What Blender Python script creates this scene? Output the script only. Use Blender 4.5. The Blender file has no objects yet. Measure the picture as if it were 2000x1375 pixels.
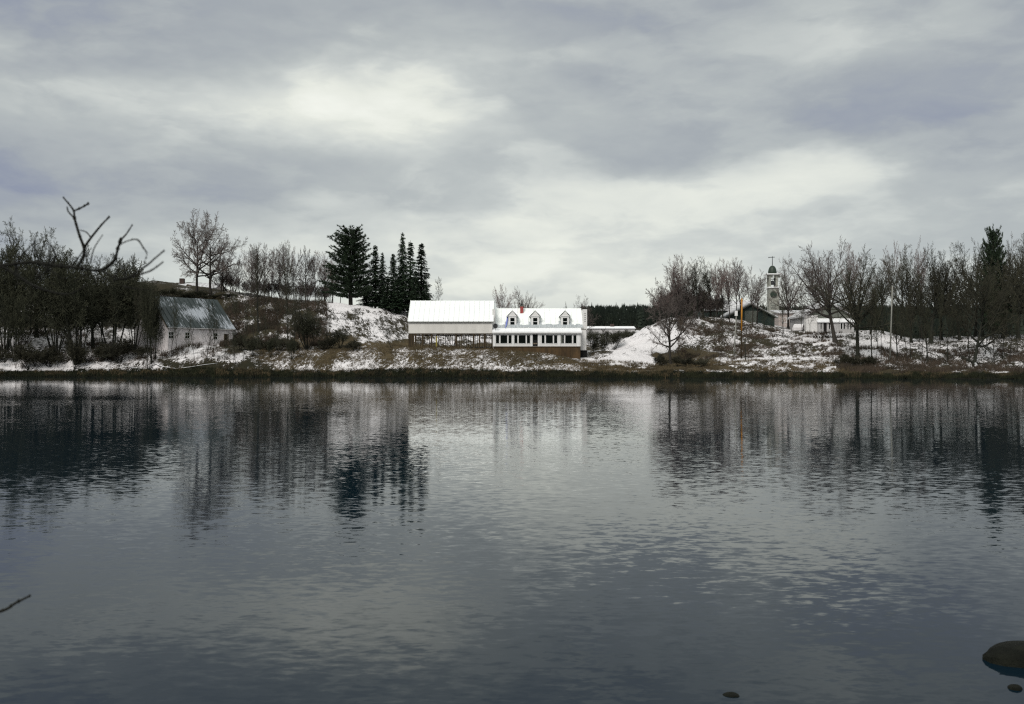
import bpy, math, random
import numpy as np
from mathutils import Vector, Matrix
R = random.Random(7)
NR = np.random.RandomState(7)
S = bpy.context.scene
COL = S.collection
# ------------------------------------------------------------------ camera, sky, sun, exposure
F, CH, HY = 1900.0, 2.25, 706.0          # focal length in photo pixels, eye height above the river, horizon row
cam = bpy.data.cameras.new('camera')
cam.sensor_width = 36.0
cam.lens = 36.0 * F / 2000
cam.shift_y = (HY - 687.5) / 2000
cam.clip_end = 6000
cam.dof.use_dof = True
cam.dof.focus_distance = 140
cam.dof.aperture_fstop = 4.6
camo = bpy.data.objects.new('camera', cam); COL.objects.link(camo)
camo.location = (0, 0, CH); camo.rotation_euler = (math.pi / 2, 0, 0)
S.camera = camo
S.view_settings.view_transform = 'Standard'
S.view_settings.look = 'None'
S.view_settings.gamma = 1
S.view_settings.use_curve_mapping = False
S.view_settings.exposure = 0.06
S.cycles.use_denoising = False
S.cycles.use_adaptive_sampling = False
S.cycles.pixel_filter_type = 'BLACKMAN_HARRIS'; S.cycles.filter_width = 1.25
S.cycles.max_bounces = 6
S.cycles.transparent_max_bounces = 8

SUN_EL, SUN_AZ = 42, 205                # azimuth clockwise from +Y: behind the camera, a little to its left
W = bpy.data.worlds.new("World"); S.world = W; W.use_nodes = True
nt = W.node_tree; nt.nodes.clear()
def N(t, typ, **kw):
    n = t.nodes.new(typ)
    for k, v in kw.items():
        if k == 'ins':
            for i, x in v.items():
                if hasattr(x, 'is_output'): t.links.new(x, n.inputs[i])
                else: n.inputs[i].default_value = x
        else: setattr(n, k, v)
    return n
def M_(t, op, a, b=0.0, c=0.0, clamp=False):
    n = N(t, 'ShaderNodeMath', operation=op, ins={0: a, 1: b, 2: c}); n.use_clamp = clamp
    return n.outputs[0]
def V_(t, op, a, b=(0, 0, 0)):
    n = N(t, 'ShaderNodeVectorMath', operation=op, ins={0: a, 1: b})
    return n.outputs[1] if op in ('LENGTH', 'DOT_PRODUCT') else n.outputs[0]
def MR(t, v, a, b, c=0.0, d=1.0, smooth=True):
    n = N(t, 'ShaderNodeMapRange', ins={0: v, 1: a, 2: b, 3: c, 4: d})
    if smooth: n.interpolation_type = 'SMOOTHSTEP'
    return n.outputs[0]
def NO(t, vec, scale, detail=4, rough=.5, dist=0.0, out=0):
    n = N(t, 'ShaderNodeTexNoise', ins={'Vector': vec, 'Scale': scale, 'Detail': detail, 'Roughness': rough, 'Distortion': dist})
    return n.outputs[out]
def RAMP(t, v, stops, interp='LINEAR'):
    n = N(t, 'ShaderNodeValToRGB', ins={0: v}); cr = n.color_ramp; cr.interpolation = interp
    while len(cr.elements) < len(stops): cr.elements.new(.5)
    for e, (p, c) in zip(cr.elements, stops): e.position = p; e.color = (*c, 1)
    return n.outputs[0]
def MIX(t, f, a, b, blend='MIX'):
    n = N(t, 'ShaderNodeMix', data_type='RGBA', blend_type=blend)
    for i, x in ((0, f), (6, a), (7, b)):
        if hasattr(x, 'is_output'): t.links.new(x, n.inputs[i])
        else: n.inputs[i].default_value = x if i == 0 else (*x, 1)
    return n.outputs[2]
dirv = N(nt, 'ShaderNodeTexCoord').outputs['Generated']
sx = N(nt, 'ShaderNodeSeparateXYZ', ins={0: dirv})
az = M_(nt, 'ARCTAN2', sx.outputs[0], sx.outputs[1])
el = M_(nt, 'ARCSINE', sx.outputs[2])
P = N(nt, 'ShaderNodeCombineXYZ', ins={0: az, 1: el}).outputs[0]
sph = V_(nt, 'MULTIPLY', dirv, (1.0, 1.0, 2.3))
wob = NO(nt, sph, 3.2, 5, .58, out=1)
wob = V_(nt, 'MULTIPLY', V_(nt, 'SUBTRACT', wob, (.5, .5, .5)), (.26, .17, 0))
PW = V_(nt, 'ADD', P, wob)
def sky_dir(px, py):
    a = math.atan((px - 1000) / F); return a, math.atan((HY - py) / F * math.cos(a))
CLOUDS = [  # cloud masses: where in the sky, half sizes (in the same units), lighter or darker
 (720,150,270,72,.25),(600,215,280,75,.17),(640,95,50,30,.12),(860,115,90,40,.10),(930,235,200,60,.13),(330,185,270,40,.17),(1010,525,460,50,.32),(1000,590,600,40,.12),
 (1700,345,190,38,.22),(1380,410,270,60,.15),(600,405,70,25,.13),(30,175,110,26,.18),(1620,100,260,34,.10),
 (1180,235,180,40,.06),(1000,400,300,50,.08),
 (120,85,330,62,-.20),(400,20,320,42,-.16),(1130,55,340,70,-.20),(1060,150,170,40,-.10),(1640,190,280,46,-.13),
 (1930,300,190,70,-.18),(300,330,420,42,-.15),(200,405,400,34,-.17),(2010,20,110,70,-.2),(-60,380,130,330,-.22),
 (1450,285,270,34,-.16),(1300,170,200,35,-.06)]
sph = V_(nt, 'ADD', sph, V_(nt, 'MULTIPLY', V_(nt, 'SUBTRACT', NO(nt, sph, 7, 4, .55, out=1), (.5, .5, .5)), (.09, .09, .09)))
B = M_(nt, 'MULTIPLY_ADD', NO(nt, V_(nt, 'MULTIPLY', sph, (1, 1, 1.5)), 4.2, 8, .58), .50, .19)
heap = NO(nt, V_(nt, 'ADD', V_(nt, 'MULTIPLY', sph, (1, 1, 1.35)), (4, 2, 1)), 5.6, 6, .54)
B = M_(nt, 'ADD', B, MR(nt, heap, .41, .59, -.09, .09))
B = M_(nt, 'ADD', B, M_(nt, 'MULTIPLY_ADD', NO(nt, V_(nt, 'ADD', sph, (1, 7, 3)), 22, 6, .62), .08, -.04))
for (px, py, w, h, amp) in CLOUDS:
    a, e = sky_dir(px, py)
    q = V_(nt, 'MULTIPLY', V_(nt, 'SUBTRACT', PW, (a, e, 0)), (F / w / 1.15, F / h / 1.15, 0))
    l = V_(nt, 'DOT_PRODUCT', q, q)
    g = M_(nt, 'POWER', 2.718, M_(nt, 'MULTIPLY', l, -.7))
    B = M_(nt, 'MULTIPLY_ADD', g, amp, B)
B = M_(nt, 'ADD', B, MR(nt, el, .42, 1.3, 0, .22))
cloud = RAMP(nt, B, [(0.0, (.27, .30, .385)), (.22, (.372, .402, .428)), (.42, (.468, .500, .500)), (.62, (.61, .64, .615)), (.85, (.81, .83, .755)), (1.0, (.90, .915, .84))])
nis = N(nt, 'ShaderNodeTexSky', sky_type='NISHITA', sun_disc=False, sun_elevation=math.radians(SUN_EL), sun_rotation=math.radians(SUN_AZ))
bgs = N(nt, 'ShaderNodeBackground', ins={0: nis.outputs[0], 1: .07})
bgc = N(nt, 'ShaderNodeBackground', ins={0: cloud, 1: 1.0})
mx = N(nt, 'ShaderNodeMixShader', ins={0: .93, 1: bgs.outputs[0], 2: bgc.outputs[0]})
N(nt, 'ShaderNodeOutputWorld', ins={0: mx.outputs[0]})
sun = bpy.data.lights.new('sun', 'SUN'); sun.energy = 2.2; sun.angle = math.radians(25); sun.color = (1, .96, .9)
suno = bpy.data.objects.new('sun', sun); COL.objects.link(suno); suno.location = (0, 0, 80)
a, e = math.radians(SUN_AZ), math.radians(SUN_EL)
suno.rotation_euler = Vector((math.sin(a) * math.cos(e), math.cos(a) * math.cos(e), math.sin(e))).to_track_quat('Z', 'Y').to_euler()

# ------------------------------------------------------------------ materials
MATS = {}
def newmat(name):
    m = bpy.data.materials.new(name); m.use_nodes = True; t = m.node_tree
    return m, t, t.nodes['Principled BSDF']
def put(t, sock, x):
    if hasattr(x, 'is_output'): t.links.new(x, sock)
    else: sock.default_value = (*x, 1) if isinstance(x, tuple) else x
WORLD = {'roof_white', 'snow', 'snow_far', 'barn_board'}
def simple(name, a, b=None, scale=3.0, rough=.8, metal=0.0, bump=0.0, stretch=(1, 1, 1), detail=4, rnd=0.0, spec=.3, lo=.35, hi=.65):
    """two real colours of one surface mixed by noise, fine relief, and a little difference from one object to the next"""
    m, t, p = newmat(name)
    co = N(t, 'ShaderNodeNewGeometry').outputs['Position'] if name in WORLD else N(t, 'ShaderNodeTexCoord').outputs['Object']
    v = V_(t, 'MULTIPLY', co, stretch)
    n = NO(t, v, scale, detail, .6)
    c = MIX(t, MR(t, n, lo, hi), a, b or tuple(x * .7 for x in a))
    if rnd:
        rr = N(t, 'ShaderNodeObjectInfo').outputs['Random']
        k = MR(t, rr, 0, 1, 1 - rnd, 1 + rnd, False)
        c = MIX(t, 1.0, c, N(t, 'ShaderNodeCombineXYZ', ins={0: k, 1: k, 2: k}).outputs[0], 'MULTIPLY')
    put(t, p.inputs['Base Color'], c)
    p.inputs['Roughness'].default_value = rough; p.inputs['Metallic'].default_value = metal
    p.inputs['Specular IOR Level'].default_value = spec
    if bump:
        bn = N(t, 'ShaderNodeBump', ins={'Strength': bump, 'Distance': .03, 'Height': NO(t, v, scale * 4, 5, .6)})
        t.links.new(bn.outputs[0], p.inputs['Normal'])
    MATS[name] = m; return m
simple('bark', (.040, .035, .029), (.024, .021, .018), 6, .9, bump=.6, stretch=(1, 1, .25), rnd=.25)
simple('alder_bark', (.012, .012, .008), (.007, .007, .005), 30, .9, bump=.6)
simple('bark_dark', (.024, .025, .018), (.013, .014, .010), 6, .9, bump=.6, stretch=(1, 1, .25), rnd=.2)
simple('twig_grey', (.125, .105, .096), (.085, .070, .064), 1.2, .9, rnd=.3)
simple('twig_rosy', (.18, .13, .12), (.12, .09, .083), 1.2, .9, rnd=.2)
simple('twig_dark', (.046, .047, .028), (.026, .029, .017), 1.0, .9, rnd=.3)
simple('twig_olive', (.050, .047, .030), (.030, .030, .020), 1.0, .9, rnd=.3)
simple('needle', (.033, .056, .029), (.014, .026, .014), 1.5, .8, rnd=.3)
simple('needle_pine', (.034, .056, .028), (.015, .027, .014), 1.5, .8, rnd=.1)
simple('forest', (.024, .033, .022), (.012, .019, .014), .10, .9)
simple('white_siding', (.72, .71, .70), (.66, .645, .625), .8, .7, bump=.15, stretch=(1, 1, 9))
simple('bare_metal', (.46, .49, .50), (.34, .37, .385), 1.5, .5, stretch=(3, 1, .6))
simple('barn_board', (.70, .68, .64), (.62, .60, .565), .6, .75, bump=.1, stretch=(2, 1, .4), detail=6)
simple('white_trim', (.80, .80, .80), (.72, .72, .71), 2, .5)
simple('roof_white', (.91, .93, .91), (.85, .88, .86), 1.2, .55, stretch=(3.5, .35, .35), bump=.08, lo=.3, hi=.75)
simple('snow', (.92, .92, .92), (.85, .86, .88), 1.2, .85, bump=.35)
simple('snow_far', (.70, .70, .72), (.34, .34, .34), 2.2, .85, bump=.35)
simple('wood_brown', (.060, .042, .022), (.030, .022, .012), 1.6, .85, bump=.3, stretch=(3, 3, .5))
simple('wood_pale', (.22, .18, .13), (.14, .11, .08), 2, .85, stretch=(3, 3, .5))
simple('wood_grey', (.28, .27, .24), (.18, .17, .15), 3, .85, stretch=(2, 2, .3))
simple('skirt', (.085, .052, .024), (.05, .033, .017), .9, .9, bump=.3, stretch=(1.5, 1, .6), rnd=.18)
simple('brick', (.33, .065, .06), (.24, .05, .045), 8, .85, bump=.4)
simple('brick_brown', (.06, .04, .034), (.045, .03, .026), 8, .85, bump=.4)
simple('cottage_wall', (.75, .71, .71), (.62, .57, .57), .9, .8, bump=.2, stretch=(1, 1, .5))
simple('dim_white', (.46, .45, .45), (.36, .355, .35), 1.0, .8, stretch=(1, 1, .5), bump=.2)  # porch house white, dimmed in the colour to stand in for tree shade
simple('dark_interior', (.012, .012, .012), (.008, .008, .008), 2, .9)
simple('yellow_paint', (.30, .25, .04), (.22, .18, .03), 3, .6)
simple('orange_paint', (.50, .22, .02), (.38, .16, .02), 2, .6)
simple('pole_grey', (.27, .27, .24), (.20, .20, .18), 3, .8, stretch=(2, 2, .3))
simple('dark_metal', (.03, .032, .034), (.02, .02, .022), 3, .5)
simple('green_siding', (.035, .055, .045), (.025, .038, .033), 1.2, .8, stretch=(4, 4, .4), bump=.2)
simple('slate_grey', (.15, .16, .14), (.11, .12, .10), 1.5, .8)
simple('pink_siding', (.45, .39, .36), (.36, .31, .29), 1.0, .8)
simple('dome_green', (.030, .045, .032), (.02, .03, .022), 3, .5)
simple('church_white', (.33, .33, .29), (.22, .225, .20), 1.0, .8, stretch=(1, 1, .4))
simple('stone_dark', (.012, .013, .009), (.006, .007, .005), 9, .8, bump=1.0, spec=.12)
simple('stone_grey', (.10, .10, .09), (.06, .06, .05), 4, .9, bump=.6)
simple('blue_tarp', (.20, .24, .60), (.16, .19, .5), 3, .5)
simple('dry_grass', (.125, .095, .052), (.070, .055, .032), .35, .95)
simple('dark_grass', (.024, .027, .012), (.012, .014, .007), .5, .95)
simple('weed', (.085, .062, .045), (.045, .036, .026), .3, .95)
simple('rubber', (.02, .02, .02), (.015, .015, .015), 3, .8)
simple('car_paint', (.68, .66, .66), (.62, .60, .60), 3, .35)
def glass(name, c=(.004, .006, .005)):
    m, t, p = newmat(name); put(t, p.inputs['Base Color'], c); p.inputs['Roughness'].default_value = .12
    p.inputs['Specular IOR Level'].default_value = .05; MATS[name] = m
glass('window_glass')
def green_roof():
    m, t, p = newmat('green_roof')
    co = N(t, 'ShaderNodeMapping', ins={0: N(t, 'ShaderNodeNewGeometry').outputs['Position'], 2: (0, 0, math.radians(-52))}).outputs[0]
    v = V_(t, 'MULTIPLY', co, (5.5, .55, .45))
    n = NO(t, v, 1.3, 6, .72, .3)
    n2 = NO(t, V_(t, 'ADD', co, (3, 1, 0)), .22, 2, .5)
    k = MR(t, M_(t, 'ADD', n, M_(t, 'MULTIPLY_ADD', n2, .8, -.40)), .52, .62)
    g = MIX(t, NO(t, co, 2, 3), (.018, .028, .028), (.034, .046, .047))
    put(t, p.inputs['Base Color'], MIX(t, k, g, (.38, .41, .45)))
    put(t, p.inputs['Roughness'], MR(t, k, 0, 1, .5, .9)); MATS['green_roof'] = m
green_roof()
def ground_mat():
    m, t, p = newmat('snowy_ground')
    co = N(t, 'ShaderNodeTexCoord').outputs['Object']
    at = N(t, 'ShaderNodeAttribute', attribute_name='cover'); sep = N(t, 'ShaderNodeSeparateColor', ins={0: at.outputs['Color']})
    snow, warm, slant = sep.outputs[0], sep.outputs[1], sep.outputs[2]
    flat = V_(t, 'MULTIPLY', co, (1.0, .42, .6))
    rot = N(t, 'ShaderNodeMapping', vector_type='TEXTURE', ins={0: flat, 2: (0, 0, math.radians(-42)), 3: (4.0, 1.0, 1.0)}).outputs[0]
    rot2 = N(t, 'ShaderNodeMapping', vector_type='TEXTURE', ins={0: flat, 2: (0, 0, math.radians(30)), 3: (2.4, 1.0, 1.0)}).outputs[0]
    n1 = NO(t, rot, 2.4, 7, .70, .9); n2 = NO(t, rot2, 3.2, 7, .70, 1.0); n3 = NO(t, flat, .35, 3, .5); n4 = NO(t, flat, 8.0, 4, .65)
    n12 = N(t, 'ShaderNodeMix', data_type='FLOAT', ins={0: slant, 2: n2, 3: n1}).outputs[0]
    v = M_(t, 'ADD', M_(t, 'ADD', M_(t, 'MULTIPLY_ADD', n12, 1.7, -.85), M_(t, 'MULTIPLY_ADD', n3, 1.1, -.55)), M_(t, 'MULTIPLY_ADD', n4, .9, -.45))
    v = M_(t, 'ADD', v, M_(t, 'SUBTRACT', snow, .57))
    k = MR(t, v, -.13, .11)
    brown = MIX(t, NO(t, co, 1.3, 5, .7), (.030, .026, .016), (.135, .100, .052))
    mud = MIX(t, NO(t, co, 1.7, 5, .7), (.008, .009, .005), (.024, .024, .013))
    g = MIX(t, warm, mud, brown)
    wet = MR(t, N(t, 'ShaderNodeSeparateXYZ', ins={0: co}).outputs[2], .30, .80, .42, 1.0)
    g = MIX(t, 1.0, g, N(t, 'ShaderNodeCombineXYZ', ins={0: wet, 1: wet, 2: wet}).outputs[0], 'MULTIPLY')
    sn = MIX(t, NO(t, co, .9, 4, .6), (.90, .88, .89), (.74, .71, .715))
    put(t, p.inputs['Base Color'], MIX(t, k, g, sn))
    p.inputs['Roughness'].default_value = .9; p.inputs['Specular IOR Level'].default_value = .2
    h = M_(t, 'ADD', NO(t, co, 2.5, 6, .7), M_(t, 'MULTIPLY', k, .25))
    t.links.new(N(t, 'ShaderNodeBump', ins={'Strength': .9, 'Distance': .35, 'Height': h}).outputs[0], p.inputs['Normal'])
    MATS['ground'] = m
ground_mat()
def water_mat():
    m, t, p = newmat('river_water')
    co = N(t, 'ShaderNodeTexCoord').outputs['Object']
    sp = N(t, 'ShaderNodeSeparateXYZ', ins={0: co})
    def slope(vec, sc, det, rough, dist=0.0):
        return V_(t, 'SUBTRACT', NO(t, vec, sc, det, rough, dist, out=1), (.5, .5, .5))
    # calm by the far bank and in drifting patches, ruffled in mid river; small slopes in metres per metre
    patch = NO(t, V_(t, 'MULTIPLY', co, (.030, .075, 1)), 1.0, 3, .5)
    far = MR(t, sp.outputs[1], 42, 80, 1.0, .0); near = MR(t, sp.outputs[1], 8, 45, 1.05, 1.0)
    k0 = M_(t, 'MULTIPLY', MR(t, patch, .35, .62, .45, 1.15), near); k = M_(t, 'MULTIPLY', k0, far); kc = M_(t, 'MULTIPLY', k0, MR(t, sp.outputs[1], 60, 105, 1.0, .5))
    rip = V_(t, 'MULTIPLY', slope(V_(t, 'MULTIPLY', co, (.62, 1.1, 1)), 7.5, 4, .6, .3), (.038, .115, 0))
    cap = V_(t, 'MULTIPLY', slope(V_(t, 'MULTIPLY', co, (.6, 1.5, 1)), 11.0, 3, .55), (.022, .070, 0))
    swl = V_(t, 'MULTIPLY', slope(V_(t, 'MULTIPLY', co, (.35, 1.0, 1)), .55, 2, .5), (.006, .014, 0))
    s = V_(t, 'MULTIPLY', V_(t, 'ADD', rip, swl), N(t, 'ShaderNodeCombineXYZ', ins={0: k, 1: k, 2: 0.0}).outputs[0])
    s = V_(t, 'ADD', s, V_(t, 'MULTIPLY', cap, N(t, 'ShaderNodeCombineXYZ', ins={0: kc, 1: kc, 2: 0.0}).outputs[0]))
    nrm = V_(t, 'NORMALIZE', V_(t, 'ADD', s, (0, 0, 1)))
    t.links.new(nrm, p.inputs['Normal'])
    put(t, p.inputs['Base Color'], (.003, .011, .019))
    p.inputs['Roughness'].default_value = .03; p.inputs['IOR'].default_value = 1.23
    p.inputs['Specular IOR Level'].default_value = .5
    MATS['water'] = m
water_mat()

# ------------------------------------------------------------------ mesh helpers
class MB:
    def __init__(s): s.v = []; s.f = []; s.mi = []; s.mats = []
    def _m(s, m):
        if m is None: return 0
        if m not in s.mats: s.mats.append(m)
        return s.mats.index(m)
    def add(s, vs, fs, m=None):
        o = len(s.v); s.v += [tuple(x) for x in vs]; k = s._m(m)
        for f in fs: s.f.append(tuple(i + o for i in f)); s.mi.append(k)
    def box(s, x0, x1, y0, y1, z0, z1, m=None):
        s.add([(x0,y0,z0),(x1,y0,z0),(x1,y1,z0),(x0,y1,z0),(x0,y0,z1),(x1,y0,z1),(x1,y1,z1),(x0,y1,z1)],
              [(0,3,2,1),(4,5,6,7),(0,1,5,4),(1,2,6,5),(2,3,7,6),(3,0,4,7)], m)
    def prism(s, pts, d, m=None):
        """closed outline pts extruded along vector d"""
        n = len(pts); d = Vector(d)
        s.add([Vector(p) for p in pts] + [Vector(p) + d for p in pts],
              [tuple(range(n))[::-1], tuple(range(n, 2 * n))] + [(i, (i + 1) % n, n + (i + 1) % n, n + i) for i in range(n)], m)
    def tube(s, pts, rad, n=3, m=None, cap=False):
        pts = [Vector(p) for p in pts]; vs = []; K = len(pts)
        d = (pts[-1] - pts[0]).normalized()
        u = d.cross(Vector((.31, .77, .55))).normalized(); w = d.cross(u)
        cs = [(math.cos(2 * math.pi * i / n), math.sin(2 * math.pi * i / n)) for i in range(n)]
        for p, r in zip(pts, rad):
            for c, q in cs: vs.append(p + (u * c + w * q) * r)
        fs = []
        for j in range(K - 1):
            for i in range(n):
                i2 = (i + 1) % n; fs.append((j * n + i, j * n + i2, (j + 1) * n + i2, (j + 1) * n + i))
        if cap: fs.append(tuple(range(n))[::-1]); fs.append(tuple((K - 1) * n + i for i in range(n)))
        s.add(vs, fs, m)
    def lathe(s, prof, n=16, m=None, c=(0, 0, 0)):
        vs = []; fs = []
        for r, z in prof:
            for i in range(n):
                t = 2 * math.pi * i / n; vs.append((c[0] + r * math.cos(t), c[1] + r * math.sin(t), c[2] + z))
        for j in range(len(prof) - 1):
            for i in range(n):
                i2 = (i + 1) % n; fs.append((j * n + i, j * n + i2, (j + 1) * n + i2, (j + 1) * n + i))
        fs.append(tuple(range(n))[::-1]); fs.append(tuple((len(prof) - 1) * n + i for i in range(n)))
        s.add(vs, fs, m)
    def mesh(s, name, mat=None, smooth=False):
        me = bpy.data.meshes.new(name); me.from_pydata(s.v, [], s.f)
        mats = s.mats or [mat]
        for x in mats: me.materials.append(MATS[x])
        if len(mats) > 1: me.polygons.foreach_set('material_index', s.mi)
        if smooth: me.polygons.foreach_set('use_smooth', [True] * len(me.polygons))
        me.update(); return me
    def build(s, name, mat=None, parent=None, smooth=False):
        return link(name, s.mesh(name, mat, smooth), parent)
def link(name, me, parent=None):
    o = bpy.data.objects.new(name, me); COL.objects.link(o)
    if parent: o.parent = parent
    return o
def tag(o, label=None, cat=None, group=None, kind=None):
    for k, v in (('label', label), ('category', cat), ('group', group), ('kind', kind)):
        if v: o[k] = v
    return o
def thing(name, label, cat, loc=(0, 0, 0), rz=0, group=None):
    o = bpy.data.objects.new(name, None); COL.objects.link(o); o.empty_display_size = .3
    o.location = loc; o.rotation_euler = (0, 0, rz)
    return tag(o, label, cat, group)
def pboxes(name, mat, parent, *bs):
    m = MB()
    for b in bs: m.box(*b)
    return m.build(name, mat, parent)

# ------------------------------------------------------------------ terrain
def zc(py, Y): return CH + (HY - py) / F * Y
def shoreY(u): return np.interp(u, [-.55, -.25, 0, .25, .55], [145, 141.5, 138, 132, 125])
# ground profiles across the far bank: for each bearing, distance behind the shore line and height
COLS = [
 (-900, [(150,686),(160,676),(190,580),(230,575)]),
 (0,    [(148,700),(154,655),(162,650),(192,572),(230,570)]),
 (180,  [(148,706),(154,685),(163,655),(190,562),(230,560)]),
 (300,  [(146,702),(152,683),(163,676),(190,556),(230,548)]),
 (400,  [(145,704),(150,682),(163,676),(188,566),(230,555)]),
 (460,  [(145,705),(150,684),(160,675),(184,574),(230,570)]),
 (540,  [(145,704),(149.5,685),(156,676),(180,585),(230,586)]),
 (640,  [(144,704),(149,682),(157,677),(178,592),(200,593),(240,610)]),
 (720,  [(144,704),(149,681),(158,677),(178,602),(200,603),(240,620)]),
 (800,  [(144,704),(149,680),(162,679),(180,613),(200,613),(240,630)]),
 (880,  [(143,704),(149,680.5),(162,676),(180,628),(200,630),(240,635)]),
 (965,  [(142,706),(149,682),(162,678),(184,640),(230,645),(300,645)]),
 (1060, [(142,709),(149,690),(162,686),(200,668),(240,655),(300,646)]),
 (1138, [(141,713),(149,700),(162,688),(200,676),(240,658),(300,646)]),
 (1165, [(141,715),(149,702),(156,688),(200,680),(240,658),(300,646)]),
 (1190, [(141,718),(145,711),(153,690),(160,684),(200,675),(240,658),(300,646)]),
 (1225, [(141,718),(145,711),(153,691),(163,662),(175,664),(220,665),(300,646)]),
 (1265, [(140,719),(145,711),(153,691),(165,638),(178,641),(220,650),(300,646)]),
 (1310, [(140,720),(145,712),(153,692),(167,622),(185,622),(240,640),(300,642)]),
 (1400, [(139,716),(145,702),(153,685),(168,630),(176,622),(200,622),(300,642)]),
 (1480, [(139,718),(146,700),(153,681),(154,677),(160,660),(172,640),(180,634),(240,634),(300,640)]),
 (1560, [(138,719),(145,700),(153,682),(154,676),(160,665),(172,650),(178,646),(240,644),(300,640)]),
 (1640, [(138,720),(145,700),(152,684),(153,679),(158,666),(168,654),(178,650),(240,654),(300,660)]),
 (1720, [(137,720),(143,706),(152,682),(165,652),(175,650),(240,665),(300,668)]),
 (1780, [(136,722),(142,712),(152,682),(162,666),(175,664),(240,672),(300,675)]),
 (1900, [(136,722),(142,712),(152,680),(162,662),(175,660),(240,672),(300,675)]),
 (2000, [(135,722),(142,710),(152,676),(162,656),(175,654),(240,670),(300,675)]),
 (2900, [(135,722),(142,710),(152,676),(162,650),(175,648),(240,668),(300,675)])]
CU = np.array([(c[0] - 1000) / F for c in COLS])
def _prof(c):
    sY = float(shoreY((c[0] - 1000) / F))
    ys = [sY - 6, sY - .3, sY + .2, sY + 1.3]; zs = [-1.6, -.25, .30, .62]
    for Y, py in c[1]:
        if Y > sY + 2: ys.append(Y); zs.append(max(zc(py, Y), .7))
    if c[0] > 1020: ys += [335, 420, 520, 900]; zs += [8.4 if c[0] > 1650 else 12, 16.7, 23.5, 20]
    else: ys += [330, 900]; zs += [6, 4]
    return np.array(ys), np.array(zs)
PROF = [_prof(c) for c in COLS]
_T = NR.rand(8, 128, 128)
def vnoise(x, y, k=0):
    xi = np.floor(x).astype(int); yi = np.floor(y).astype(int); fx = x - xi; fy = y - yi
    fx = fx * fx * (3 - 2 * fx); fy = fy * fy * (3 - 2 * fy); T = _T[k]
    g = lambda a, b: T[a % 128, b % 128]
    return (g(xi, yi) * (1 - fx) + g(xi + 1, yi) * fx) * (1 - fy) + (g(xi, yi + 1) * (1 - fx) + g(xi + 1, yi + 1) * fx) * fy - .5
def terrain(X, Y):
    X = np.asarray(X, float); Y = np.asarray(Y, float); u = X / np.maximum(Y, 1)
    i = np.clip(np.searchsorted(CU, u) - 1, 0, len(CU) - 2)
    t = np.clip((u - CU[i]) / (CU[i + 1] - CU[i]), 0, 1)
    Z = np.stack([np.interp(Y, *p) for p in PROF], -1)
    a = np.take_along_axis(Z, i[..., None], -1)[..., 0]; b = np.take_along_axis(Z, (i + 1)[..., None], -1)[..., 0]
    z = a * (1 - t) + b * t
    sy = shoreY(u); k = np.clip((Y - sy - 1) / 5, 0, 1)
    # keep the ground even under and in front of the buildings
    flat = np.clip(1 - np.abs(Y - 155) / 9, 0, 1) * np.clip((u + .12) / .01, 0, 1) * np.clip((.085 - u) / .01, 0, 1)
    amp = k * (1 - .85 * np.minimum(flat * 2, 1))
    z = z + amp * (vnoise(X * .22, Y * .22, 0) * .9 + vnoise(X * .75, Y * .75, 1) * .38 + vnoise(X * 2.1, Y * 2.1, 2) * .16)
    z = z + (1 - k) * (vnoise(X * .5, Y * .5 + 7, 3) * .22 + vnoise(X * 1.7, Y * 1.7, 4) * .2) * (Y > sy - 1)
    z = z + np.exp(-((Y - sy - 1.3) / 1.1) ** 2) * (vnoise(X * .16, Y * .05, 5) * .55 + vnoise(X * .9, Y * .3, 6) * .18)
    return z
def tz(X, Y): return float(terrain(np.array([X]), np.array([Y]))[0])
def XY(px, Y): return (px - 1000) / F * Y
def findY(px, py, y0=136, y1=200):
    Ys = np.arange(y0, y1, .25); X = XY(px, 1) * Ys; z = terrain(X, Ys)
    pr = HY - (z - CH) / Ys * F
    ok = np.where(pr <= py)[0]
    return float(Ys[ok[0]]) if len(ok) else float(y1)
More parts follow.
